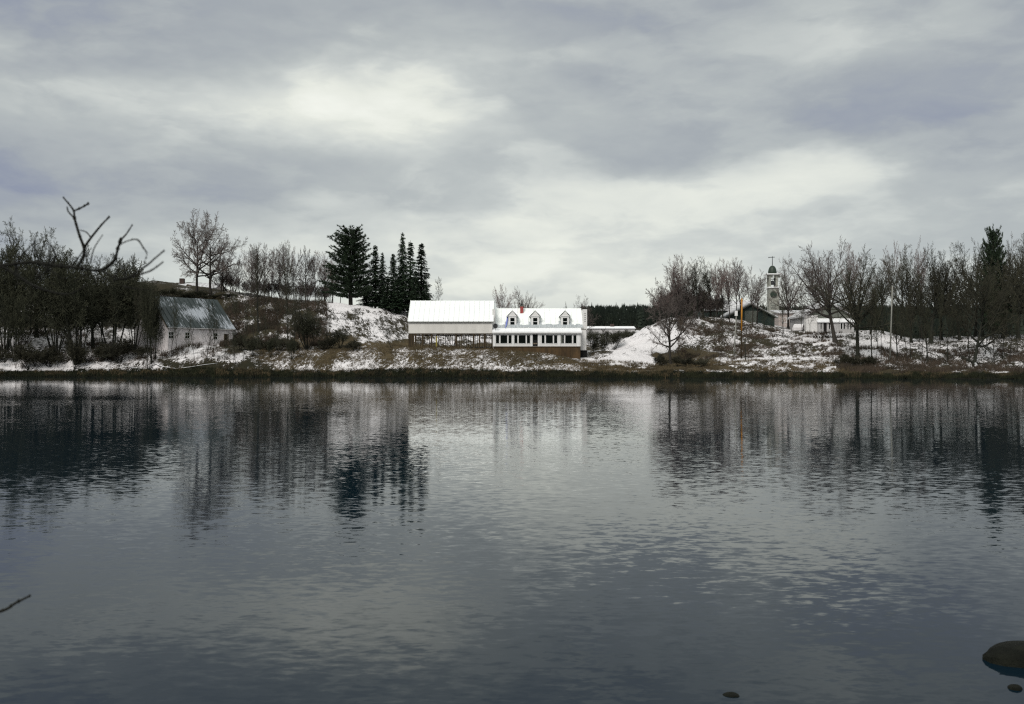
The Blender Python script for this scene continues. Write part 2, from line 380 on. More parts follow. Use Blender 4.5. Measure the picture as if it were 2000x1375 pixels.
def cover(u, Y, Z):
    """snow, warmth of the grass, slant of the drifts"""
    wx, wy = u * 160, Y * .35
    px = u * F + 1000 + vnoise(wx * .25, wy * .6, 6) * 46 + vnoise(wx, wy * 2, 7) * 18; py = HY - (Z - CH) / Y * F + vnoise(wx * .6, wy, 5) * 13 + vnoise(wx * 2.5, wy * 2, 4) * 6; sy = shoreY(u)
    snow = np.full(px.shape, .55); warm = np.full(px.shape, .55); slant = np.zeros(px.shape)
    def zone(x0, x1, y0, y1, s=None, w=None, sl=None, f=14):
        k = np.clip((px - x0) / f + .5, 0, 1) * np.clip((x1 - px) / f + .5, 0, 1) * np.clip((py - y0) / 9 + .5, 0, 1) * np.clip((y1 - py) / 9 + .5, 0, 1)
        for arr, v in ((snow, s), (warm, w), (slant, sl)):
            if v is not None: arr[:] = arr * (1 - k) + v * k
    zone(-900, 330, 500, 640, .28, .1); zone(-900, 330, 645, 800, .66, .2)
    zone(300, 480, 540, 660, .22, .25); zone(300, 480, 668, 706, .64, .3); zone(320, 520, 706, 760, .30, .1)
    zone(440, 620, 560, 690, .42, .35, 1); zone(600, 810, 585, 680, .57, .2, 1); zone(560, 800, 588, 602, .9, .3, 1)
    zone(800, 970, 600, 690, .60, .4, 1); zone(560, 700, 655, 684, .25, .8, 1); zone(690, 800, 668, 684, .30, 1, 1)
    zone(795, 965, 673, 683, .08, 1); zone(965, 1140, 672, 690, .30, .8)
    zone(520, 1150, 684, 710, .50, .8, 0); zone(520, 1150, 710, 730, .60, .8, 0)
    zone(520, 800, 683, 698, .46, 1, 0); zone(960, 1150, 690, 712, .42, .7)
    zone(1145, 1290, 640, 660, .42, .2); zone(1140, 1185, 659, 667, .95, .2); zone(1150, 1205, 668, 692, .35, .3)
    zone(1185, 1320, 610, 692, .88, .2, 0); zone(1240, 1330, 612, 640, .60, .1); zone(1240, 1300, 655, 668, .66, .1); zone(1160, 1290, 690, 713, .98, .4); zone(1150, 1300, 713, 730, .42, .9)
    zone(1315, 1460, 600, 692, .50, .3, 0); zone(1290, 1410, 686, 726, .22, .9); zone(1405, 1650, 690, 726, .66, .8)
    zone(1450, 1640, 640, 672, .56, .3); zone(1560, 1650, 646, 674, .93, .3); zone(1440, 1640, 673, 679, .06, .1); zone(1440, 1640, 679, 684, .8, .3); zone(1440, 1640, 684, 692, .35, .5)
    zone(1650, 2900, 640, 722, .56, .2); zone(1690, 1780, 640, 690, .80, .2); zone(1640, 1860, 716, 745, .25, .5)
    low = np.clip(1 - (Z - .50) / .25, 0, 1); snow = snow * (1 - low) - .6 * low; warm = warm * (1 - low) + .05 * low
    farr = (Y > 320) & (px > 1000); snow = np.where(farr, .25, snow); warm = np.where(farr, .1, warm)
    return np.stack([snow, warm, slant, np.ones_like(snow)], -1)
def build_terrain():
    us = np.arange(-.86, .861, .0028)
    ys = np.concatenate([np.arange(124, 133, 1.), np.arange(133, 186, .36), np.arange(186, 240, 1.5), np.geomspace(240, 3200, 40)])
    U, Yg = np.meshgrid(us, ys); X = U * Yg; Z = terrain(X, Yg)
    nu, ny = len(us), len(ys)
    v = np.stack([X, Yg, Z], -1).reshape(-1, 3)
    idx = np.arange(nu * ny).reshape(ny, nu)
    f = np.stack([idx[:-1, :-1], idx[:-1, 1:], idx[1:, 1:], idx[1:, :-1]], -1).reshape(-1, 4)
    me = bpy.data.meshes.new('far_bank'); me.vertices.add(len(v)); me.vertices.foreach_set('co', v.ravel())
    me.loops.add(f.size); me.loops.foreach_set('vertex_index', f.ravel())
    me.polygons.add(len(f)); me.polygons.foreach_set('loop_start', np.arange(len(f)) * 4); me.polygons.foreach_set('loop_total', np.full(len(f), 4))
    me.polygons.foreach_set('use_smooth', np.ones(len(f), bool)); me.update(calc_edges=True)
    ca = me.color_attributes.new('cover', 'FLOAT_COLOR', 'POINT'); ca.data.foreach_set('color', cover(U, Yg, Z).ravel())
    me.materials.append(MATS['ground']); tag(link('terrain', me), kind='structure')
build_terrain()
wm = MB(); wm.add([(-900, -60, 0), (900, -60, 0), (900, 160, 0), (-900, 160, 0)], [(0, 1, 2, 3)])
tag(wm.build('water', 'water'), kind='structure')
nb = MB(); xs = np.linspace(-60, 60, 90); yy = np.linspace(-50, 5.6, 50)
for y in yy:
    for x in xs: nb.v.append((x, y, float(np.interp(y, [-50, -8, 1.5, 4.2, 5.6], [2.2, 1.5, 1.0, .05, -.6])) + R.uniform(-.05, .05)))
for j in range(49):
    for i in range(89): nb.f.append((j * 90 + i, j * 90 + i + 1, (j + 1) * 90 + i + 1, (j + 1) * 90 + i)); nb.mi.append(0)
tag(nb.build('near_bank_ground', 'dark_grass', smooth=True), kind='structure')

# ------------------------------------------------------------------ vegetation generators
def rv(s): return Vector((R.gauss(0, s), R.gauss(0, s), R.gauss(0, s)))
def grow(mbs, p, d, L, r, lev, P):
    seg = P['seg'][lev]; pts = [p.copy()]; rad = [r]; tip = P['tip'][lev]
    for i in range(seg):
        d = (d + rv(P['wan'][lev]) + Vector((0, 0, P['up'][lev]))).normalized()
        p = p + d * (L / seg); pts.append(p.copy()); rad.append(max(r * (1 - (1 - tip) * (i + 1) / seg), P['rmin']))
    mb = mbs[0] if lev <= P['split'] else mbs[1]
    mb.tube(pts, rad, 6 if lev == 0 else (4 if lev == 1 else 3))
    if lev + 1 >= len(P['n']) + 1: return
    n = P['n'][lev]; n = max(1, int(n * R.uniform(.8, 1.2)))
    ph = R.uniform(0, 6.28)
    for k in range(n):
        t = P['t0'][lev] + (1 - P['t0'][lev]) * ((k + R.random()) / n) ** P.get('tp', 1.0)
        f = t * seg; i = min(int(f), seg - 1); q = pts[i].lerp(pts[i + 1], f - i); rr = rad[i] + (rad[i + 1] - rad[i]) * (f - i)
        dd = (pts[i + 1] - pts[i]).normalized()
        ph += 2.4 + R.uniform(-.5, .5)
        s = dd.cross(Vector((0, 0, 1)) if abs(dd.z) < .95 else Vector((1, 0, 0))).normalized(); s2 = dd.cross(s)
        an = math.radians(P['ang'][lev] * (R.uniform(.7, 1.3) if lev or 'aj' not in P else R.uniform(*P['aj'])) * (1.25 - .5 * t))
        nd = dd * math.cos(an) + (s * math.cos(ph) + s2 * math.sin(ph)) * math.sin(an)
        shape = P['shape'](t) if lev == 0 else (1.12 - .6 * t)
        LL = P['len'][lev] * (P['H'] if lev == 0 else L) * shape * R.uniform(.75, 1.2)
        grow(mbs, q, nd, LL, max(min(rr * .72, r * P['rr'][lev]), P['rmin']), lev + 1, P)
STY = {
 'spread': dict(H=14, r=.30, trunk=.60, seg=[7,7,4,3,2], wan=[.06,.13,.16,.18,.2], up=[.03,.05,.03,.02,.02], tip=[.25,.2,.3,.4,.5], n=[14,10,8,8], t0=[.28,.25,.15,.1], ang=[64,42,44,42], len=[.52,.42,.42,.48], rr=[.55,.5,.5,.5], shape=lambda t: 1.15 - .45 * t, split=1, rmin=.0125),
 'vase': dict(H=14, r=.36, trunk=.42, aj=(.10, 1.6), seg=[5,8,5,3,2], wan=[.05,.06,.11,.15,.18], up=[.04,.02,.03,.04,.03], tip=[.5,.15,.3,.4,.5], n=[17,12,7,5], t0=[.60,.22,.15,.1], ang=[60,44,38,36], len=[.54,.38,.42,.46], rr=[.42,.42,.5,.5], shape=lambda t: .80 + .22 * t, split=1, rmin=.0125),
 'slim': dict(H=13, r=.15, trunk=.96, seg=[10,5,3,2], wan=[.03,.08,.12,.15], up=[.02,.10,.07,.05], tip=[.12,.25,.4,.5], n=[28,9,6], t0=[.28,.15,.1], ang=[36,34,36], len=[.32,.42,.48], rr=[.35,.5,.5], shape=lambda t: 1.2 - .8 * t, split=0, rmin=.0125),
 'fan': dict(H=13, r=.20, trunk=.60, aj=(.2, 1.4), seg=[7,7,4,3,2], wan=[.04,.06,.12,.15,.18], up=[.03,.04,.05,.05,.03], tip=[.35,.2,.3,.4,.5], n=[15,11,7,6], t0=[.45,.25,.15,.1], ang=[42,42,38,36], len=[.42,.38,.42,.46], rr=[.42,.42,.5,.5], shape=lambda t: .95 + .1 * t, split=1, rmin=.0125),
 'sapling': dict(H=8, r=.07, trunk=.95, seg=[8,4,3,2], wan=[.06,.10,.14,.15], up=[.02,.08,.05,.03], tip=[.15,.3,.4,.5], n=[18,7,6], t0=[.30,.2,.1], ang=[38,34,35], len=[.32,.42,.45], rr=[.4,.5,.5], shape=lambda t: 1.15 - .7 * t, split=0, rmin=.012),
 'round': dict(H=10, r=.22, trunk=.70, seg=[7,6,4,3,2], wan=[.05,.10,.14,.16,.18], up=[.03,.04,.03,.03,.02], tip=[.2,.2,.3,.4,.5], n=[20,9,7,6], t0=[.28,.18,.12,.1], ang=[58,40,38,38], len=[.44,.42,.42,.5], rr=[.4,.45,.5,.5], shape=lambda t: 1.15 - .5 * t, split=1, rmin=.0125),
}
def tree_meshes(style, seed):
    R.seed(seed); P = STY[style]; a, b = MB(), MB()
    grow([a, b], Vector((0, 0, -.3)), Vector((R.uniform(-.04, .04), R.uniform(-.04, .04), 1)), P['H'] * P['trunk'], P['r'], 0, P)
    for i, (x, y, z) in enumerate(a.v[:6]): a.v[i] = (x * 1.5, y * 1.5, z)
    return a, b
def shrub_meshes(seed, H=5, stems=11, dense=1.0, spread=.55):
    R.seed(seed); a, b = MB(), MB()
    P = dict(H=H, seg=[6,5,3,2], wan=[.10,.15,.18,.2], up=[.03,.03,.02,.02], tip=[.25,.3,.4,.5], n=[int(12*dense), int(9*dense), 6], t0=[.42,.12,.1], ang=[40,42,42], len=[.40,.45,.5], rr=[.5,.55,.6], shape=lambda t: 1.15 - .6 * t, split=0, rmin=.012)
    for k in range(stems):
        an = k * 2.4 + R.uniform(-.4, .4); sp = spread * (R.random() ** .6)
        d = Vector((math.cos(an) * sp, math.sin(an) * sp, 1)).normalized()
        grow([a, b], Vector((math.cos(an) * .25 * sp, math.sin(an) * .25 * sp, -.2)), d, H * R.uniform(.65, .98), R.uniform(.04, .085) * H / 5, 0, P)
    return a, b
def bounds(*ms):
    v = np.array([x for m in ms for x in m.v]); return v
KIT = {}
def kit(name, pair, mt, mc):
    a, b = pair; v = bounds(a, b); H = float(np.percentile(v[:, 2], 99.7)); Wd = float(np.percentile(np.hypot(v[:, 0], v[:, 1]), 95))
    KIT[name] = (a.mesh(name + '_trunk', mt, True), b.mesh(name + '_crown', mc), H, Wd)
def kit_alias(name, src, mt, mc):
    a, b, H, Wd = KIT[src]; a2, b2 = a.copy(), b.copy(); a2.materials[0] = MATS[mt]; b2.materials[0] = MATS[mc]
    KIT[name] = (a2, b2, H, Wd)
for i in range(3): kit(f'vase{i}', tree_meshes('vase', 20 + i), 'bark', 'twig_grey')
for i in range(2): kit(f'spread{i}', tree_meshes('spread', 40 + i), 'bark', 'twig_grey')
for i in range(4): kit(f'slim{i}', tree_meshes('slim', 60 + i), 'bark', 'twig_grey')
for i in range(4): kit(f'fan{i}', tree_meshes('fan', 160 + i), 'bark', 'twig_grey')
for i in range(4): kit(f'sapling{i}', tree_meshes('sapling', 80 + i), 'bark', 'twig_dark')
for i in range(2): kit(f'round{i}', tree_meshes('round', 90 + i), 'bark', 'twig_grey')
for i in range(4): kit(f'shrub{i}', shrub_meshes(110 + i, dense=1.05, stems=9), 'bark_dark', 'twig_dark')
for i in range(2): kit(f'bush{i}', shrub_meshes(130 + i, H=3, stems=14, spread=.8), 'bark_dark', 'twig_olive')
for i in range(4): kit_alias(f'rosy{i}', f'fan{i}', 'bark', 'twig_rosy')
for i in range(4): kit_alias(f'darkfan{i}', f'fan{i}', 'bark_dark', 'twig_olive')
for i in range(4): kit_alias(f'darkslim{i}', f'slim{i}', 'bark_dark', 'twig_olive')
for i in range(4): kit_alias(f'brush{i}', f'shrub{i}', 'bark', 'twig_grey')
for i in range(2): kit_alias(f'thickspread{i}', f'spread{i}', 'bark_dark', 'twig_dark')
for i in range(3): kit_alias(f'darkvase{i}', f'vase{i}', 'bark_dark', 'twig_olive')
for i in range(2): kit_alias(f'darkspread{i}', f'spread{i}', 'bark_dark', 'twig_olive')
def plant(kind, px, top, Y, wpx, label, name='bare_tree', cat='tree', group=None, lean=(0, 0), rz=None):
    """kind of plant, bearing, top row, distance, crown half width"""
    a, b, H, Wd = KIT[kind]; X = XY(px, Y)
    if kind[:3] in ('fan', 'ros', 'sli') or kind[:7] in ('darkfan', 'darksli'): wpx *= 1.2
    elif kind[:4] in ('vase', 'dark', 'spre'): wpx *= 1.15
    z = tz(X, Y) - .05
    h = zc(top, Y) - z; sz = h / H; sw = (wpx / F * Y) / Wd
    if kind.lstrip('dark').lstrip('thick')[:3] in ('fan', 'vas', 'spr', 'ros') and 'spruce' not in kind and cat == 'tree': sw = max(sw, .70 * sz)
    rt = thing(name, label, cat, (X, Y, z), 0, group)
    rt.rotation_euler = (lean[0], lean[1], 0 if rz is None else rz); rt.scale = (sw, sw, sz)
    if rz is None:
        rt.rotation_euler = (lean[0], lean[1], (px * 1.7) % 6.28 if abs(lean[0]) + abs(lean[1]) == 0 else 0)
    link('trunk', a, rt); link('crown', b, rt)
    return rt
def spruce_mesh(seed, H=13, Rm=2.2, droop=.35, sparse=1.0):
    R.seed(seed); a, b = MB(), MB()
    a.tube([(0, 0, -.3), (0, 0, H * .5), (0, 0, H)], [.16, .10, .02], 6)
    z = H * .06
    while z < H * .985:
        t = z / H; rr = Rm * (1 - t) ** .72 * R.uniform(.60, 1.15) + .14; nb_ = int(6 if t < .5 else 4)
        ph = R.uniform(0, 6.28)
        for k in range(nb_):
            an = ph + k * 6.283 / nb_ + R.uniform(-.4, .4); L = rr * R.uniform(.5, 1.15) * sparse; zz = z + R.uniform(-.15, .15)
            dx, dy = math.cos(an), math.sin(an); dr = droop * R.uniform(.5, 1.5)
            pts = []
            for j in range(5):
                s = j / 4; pts.append(Vector((dx * L * s, dy * L * s, zz - dr * L * s * s * 1.1 + .10 * L * s + (.25 * L * max(0, s - .6)))))
            b.tube([pts[0], pts[2], pts[4]], [.025, .016, .008], 3)
            nsp = max(5, int(L * 8))
            for q in range(nsp):
                s = (q + R.random()) / nsp; f = s * 4; i = min(int(f), 3); c = pts[i].lerp(pts[i + 1], f - i)
                for sd in (-1, 1, 0):
                    l = (.60 - .32 * s) * R.uniform(.5, 1.4) * min(1, L / 1.2 + .35); w = R.uniform(.06, .13)
                    d = Vector((dx * .75 - dy * sd * .9, dy * .75 + dx * sd * .9, R.uniform(-1.0, .15) if sd else -1.1)).normalized()
                    n = Vector((R.uniform(-.8, .8), R.uniform(-.8, .8), 1)).cross(d).normalized()
                    b.add([c - n * w * .6, c + n * w * .6, c + d * l + n * w * .2, c + d * l * 1.15, c + d * l - n * w * .4], [(0, 1, 2, 3, 4)])
        z += R.uniform(.20, .40) * (1 if t < .8 else .8)
    return a, b
def pine_mesh(seed, H=14.5, Rm=4.6):
    R.seed(seed); a, b = MB(), MB()
    a.tube([(0, 0, -.3), (.1, 0, H * .4), (0, .1, H * .75), (0, 0, H * .97)], [.33, .24, .12, .03], 8)
    z = H * .12
    while z < H * .98:
        t = z / H
        prof = np.interp(t, [0, .15, .3, .45, .62, .75, .85, .95, 1], [.50, .95, .95, .80, .70, .66, .58, .42, .22])
        nb_ = R.choice([7, 8, 9])
        ph = R.uniform(0, 6.28)
        for k in range(nb_):
            an = ph + k * 6.283 / nb_ + R.uniform(-.35, .35); L = Rm * prof * R.uniform(.55, 1.12)
            dx, dy = math.cos(an), math.sin(an); up = R.uniform(-.05, .35) + .35 * t; z0_ = z + R.uniform(-.35, .35)
            pts = [Vector((dx * L * s, dy * L * s, z0_ + up * L * s * s)) + rv(.06) for s in (0, .3, .6, 1)]
            a.tube(pts, [.06 * (1 - t) + .02, .04, .03, .015], 3)
            nc = max(5, int(L * 5.0))
            for q in range(nc):
                s = .25 + .8 * (q + R.random()) / nc; f = min(s, 1) * 3; i = min(int(f), 2); c = pts[i].lerp(pts[i + 1], min(f - i, 1))
                off = Vector((-dy, dx, 0)) * R.uniform(-.5, .5) * L * .35 * (1.2 - s) ; c = c + off + Vector((0, 0, R.uniform(0, .2)))
                for w in range(18):
                    d = (Vector((dx * .6, dy * .6, .5)) + rv(.65)).normalized(); l = R.uniform(.22, .46); n = d.cross(rv(1)).normalized() * R.uniform(.03, .06)
                    b.add([c - n, c + n, c + d * l], [(0, 1, 2)])
        z += R.uniform(.28, .46)
    return a, b
for i in range(4): kit(f'spruce{i}', spruce_mesh(200 + i, Rm=[2.2, 1.7, 2.6, 2.0][i], sparse=[1, .9, 1.1, .85][i], droop=[.35, .2, .5, .3][i]), 'bark', 'needle')
kit('pine', pine_mesh(300), 'bark', 'needle_pine')

# ------------------------------------------------------------------ far forest on the hill across the fields
def forest():
    R.seed(5); rs = np.random.RandomState(5); V = []; Fc = []; o = 0
    Y = 338.0
    while Y < 500:
        x = .075 * Y if Y > 400 else .09 * Y
        while x < .66 * Y:
            xx = x + rs.uniform(-1.5, 1.5); yy_ = Y + rs.uniform(-2, 2); u = xx / yy_ * F + 1000
            if Y < 415 and u < 1600: x += 4; continue
            z = tz(xx, yy_); con = rs.rand() < .13; h = rs.uniform(8.6, 10.0) * (1.12 if con else 1.0); r = (1.7 if con else 2.7) * rs.uniform(.8, 1.2)
            lay = 6; n = 7
            if con:
                for l in range(lay):
                    t = l / lay; zb = z + h * (.05 + .85 * t); rb = r * (1 - t) ** .8 + .1; zt = zb + h * .26
                    ring = [(xx + rb * rs.uniform(.5, 1.2) * math.cos(6.283 * k / n), yy_ + rb * math.sin(6.283 * k / n), zb - rs.uniform(0, .5)) for k in range(n)]
                    V += ring + [(xx, yy_, zt)]; Fc += [(o + k, o + (k + 1) % n, o + n) for k in range(n)]; o += n + 1
            else:
                for q in range(40):
                    th = rs.uniform(0, 6.283); c = rs.rand() ** .5; ht = rs.uniform(.15, 1); rr = r * c * math.sin(math.pi * min(ht * .85 + .1, 1)) ** .5
                    cx, cy, cz = xx + rr * math.cos(th), yy_ + rr * math.sin(th), z + h * ht * .92
                    for w in range(2):
                        s = rs.uniform(.25, .7); dx = rs.uniform(-.25, .25)
                        V += [(cx - s * .35, cy, cz - s), (cx + s * .35, cy + .2, cz - s), (cx + dx, cy, cz + s * 1.4)]; Fc.append((o, o + 1, o + 2)); o += 3
                V += [(xx - .12, yy_, z), (xx + .12, yy_, z), (xx, yy_, z + h)]; Fc.append((o, o + 1, o + 2)); o += 3
            x += rs.uniform(2.2, 4.2)
        Y += 4.2 if Y < 440 else 6
    me = bpy.data.meshes.new('far_forest'); me.from_pydata(V, [], Fc); me.materials.append(MATS['forest']); me.update()
    tag(link('far_forest', me), 'dark mixed forest covering the far hill behind the fields and the house', 'forest', kind='stuff')
forest()

# ------------------------------------------------------------------ buildings
def gable_roof(parent, x0, x1, yf, yb, zf, zr, mat, thick=.10, n=16, over=.0, name='roof', yr=None, panelname='roof_panel', seam=True):
    """two slopes, ridge along x, made of long sheets with standing seams; every sheet is an object"""
    yr = (yf + yb) / 2 if yr is None else yr
    rf = MB()
    zb = zr - (zr - zf) * (yb - yr) / (yr - yf)
    t = thick
    rf.prism([(x0, yf, zf - t), (x0, yr, zr - t), (x0, yb, zb - t), (x0, yb, zb - t * .3), (x0, yr, zr - t * .3), (x0, yf, zf - t * .3)], (x1 - x0, 0, 0))
    root = rf.build(name, 'white_trim' if mat == 'roof_white' else 'dark_metal', parent)
    w = (x1 - x0) / n
    def sheet(a, b, sgn):
        d = (Vector(b) - Vector(a)); L = d.length; nrm = Vector((0, -d.z, d.y)) * sgn; nrm.normalize()
        m = MB()
        a = Vector(a); b = Vector(b); o = nrm * (t * .45)
        base = nrm * .0
        m.prism([a + base, b + base, b + o, a + o], (w - .012, 0, 0))
        if seam: m.prism([a + o, b + o, b + o + nrm * .075, a + o + nrm * .075], (.06, 0, 0))
        return m.mesh(panelname, mat)
    A = sheet((0, yf - .04, zf - t * .3), (0, yr, zr - t * .3 + .02), 1); Bm = sheet((0, yb + .04, zb - t * .3), (0, yr, zr - t * .3 + .02), -1)
    for i in range(n):
        for me in (A, Bm):
            o = link(panelname, me, root); o.location = (x0 + i * w + .004, 0, 0)
    return root
def window(parent, x0, x1, z0, z1, y, bars=(1, 1), fw=.07, frame='white_trim', name='window', depth=.10, meeting=True):
    """frame standing 3 cm proud of the wall at y (facing -y), with its panes set back"""
    m = MB(); f = y - .03
    m.box(x0 - fw, x0, f, y + depth, z0 - fw, z1 + fw); m.box(x1, x1 + fw, f, y + depth, z0 - fw, z1 + fw)
    m.box(x0, x1, f, y + depth, z1, z1 + fw); m.box(x0, x1, f - .03, y + depth, z0 - fw, z0)
    fr = m.build(name, frame, parent)
    nx, nz = bars
    for i in range(nx):
        for j in range(nz):
            a, b = x0 + (x1 - x0) * i / nx, x0 + (x1 - x0) * (i + 1) / nx; c, d = z0 + (z1 - z0) * j / nz, z0 + (z1 - z0) * (j + 1) / nz
            q = MB(); q.box(a + .015, b - .015, y + .03, y + .045, c + .015, d - .015); q.build('pane', 'window_glass', fr)
    if nx * nz > 1:
        g = MB()
        for i in range(1, nx): x = x0 + (x1 - x0) * i / nx; g.box(x - .025, x + .025, y, y + .06, z0, z1)
        for j in range(1, nz): z = z0 + (z1 - z0) * j / nz; g.box(x0, x1, y - .002, y + .058, z - .03, z + .03)
        g.build('glazing_bar', frame, fr)
    return fr
def wall_holes(name, mat, parent, x0, x1, z0, z1, y0, y1, holes):
    """a wall facing -y with rectangular openings (x0,x1,z0,z1), holes sorted by x, non overlapping"""
    m = MB(); x = x0
    for (a, b, c, d) in sorted(holes):
        if a > x: m.box(x, a, y0, y1, z0, z1)
        if c > z0: m.box(a, b, y0, y1, z0, c)
        if d < z1: m.box(a, b, y0, y1, d, z1)
        x = b
    if x < x1: m.box(x, x1, y0, y1, z0, z1)
    return m.build(name, mat, parent)

# --- white barn with an open lower storey
def barn():
    Yf, D = 150.0, 8.2; g0 = zc(680.5, Yf)
    bx0, bx1 = -15.95, -3.05
    t = thing('barn', 'long white barn with a bare white metal roof, raised over an open timber lower storey', 'barn', (0, Yf, 0))
    ze, zw = zc(628, Yf), zc(651, Yf); zr = zc(587.5, Yf + D / 2)
    gable_roof(t, bx0 - .12, bx1 + .22, -.28, D + .28, ze, zr, 'roof_white', n=17)
    pboxes('front_wall', 'barn_board', t, (bx0, bx1, 0, .14, zw, ze - .02))
    pboxes('back_wall', 'barn_board', t, (bx0, bx1, D - .14, D, zw + .1, ze - .02))
    for nm, x in (('gable_wall', bx0), ('gable_wall', bx1 - .14)):
        m = MB(); k = .2
        m.prism([(x, .141, zw), (x, D - .141, zw), (x, D - .141, ze + .0), (x, D / 2, zr - .28), (x, .141, ze + .0)], (.14, 0, 0)); m.build(nm, 'white_siding', t)
    pboxes('eave_board', 'wood_grey', t, (bx0 - .1, bx1 + .2, -.22, -.18, ze - .16, ze - .05))
    pboxes('hayloft_floor', 'wood_brown', t, (bx0 + .15, bx1 - .15, .15, D - .15, zw + .02, zw + .16))
    pboxes('beam', 'wood_brown', t, (bx0 + .02, bx1 - .02, .02, .22, zw - .17, zw - .003))
    pboxes('beam', 'wood_brown', t, (bx0 + .02, bx1 - .02, D - .22, D - .02, zw - .17, zw - .003))
    x = lambda zx: XY(780 + zx / 10.0, Yf)    # bearings read from the photo
    post_i = [(189, 4, 'wood_brown'), (450, 3.0, 'wood_brown'), (625, 2.4, 'wood_brown'), (1100, 2.8, 'wood_brown'), (1215, 1.4, 'wood_brown'),
              (1450, 2.2, 'wood_brown'), (1560, 1.6, 'wood_brown'), (1660, 4, 'wood_brown'), (1815, 2, 'wood_brown')]
    for zx, w, mt in post_i:
        pboxes('post', mt, t, (x(zx) - w * .03, x(zx) + w * .06, .05, .20, g0 - .6, zw - .17))
    pboxes('corner_boarding', 'wood_brown', t, (x(185), x(290), .03, .12, g0 - .3, zw - .003), (x(300), x(335), .03, .12, g0 - .3, zw - .003))
    pboxes('yellow_post', 'yellow_paint', t, (x(712), x(736), -.05, .08, g0 - .2, zw - .45))
    for i in range(34):      # studs of the back wall
        xx = bx0 + .3 + i * (bx1 - bx0 - .6) / 33
        pboxes('stud', 'wood_brown', t, (xx - .035, xx + .035, D - .17, D - .06, g0 - .2, zw - .17))
    pboxes('rail', 'wood_brown', t, (bx0 + .1, x(900), D - .27, D - .222, g0 + .95, g0 + 1.05))
    m = MB()
    for i, (a, b) in enumerate(((860, 1010), (1100, 1010), (330, 440))):
        m2 = MB(); m2.tube([(x(a), D * .6, zw - .2), (x(b), D * .55, g0 + .2)], [.06, .06], 4); m2.build('brace', 'wood_pale' if i == 2 else 'wood_brown', t)
    pboxes('sill_beam', 'wood_brown', t, (bx0, bx1, .0, .18, g0 - .5, g0 + .04))
    # link wall to the house
    pboxes('link_wall', 'white_siding', t, (bx1 + .005, bx1 + .42, 1.0, 5.0, 3.7, zc(603, Yf)))
barn()
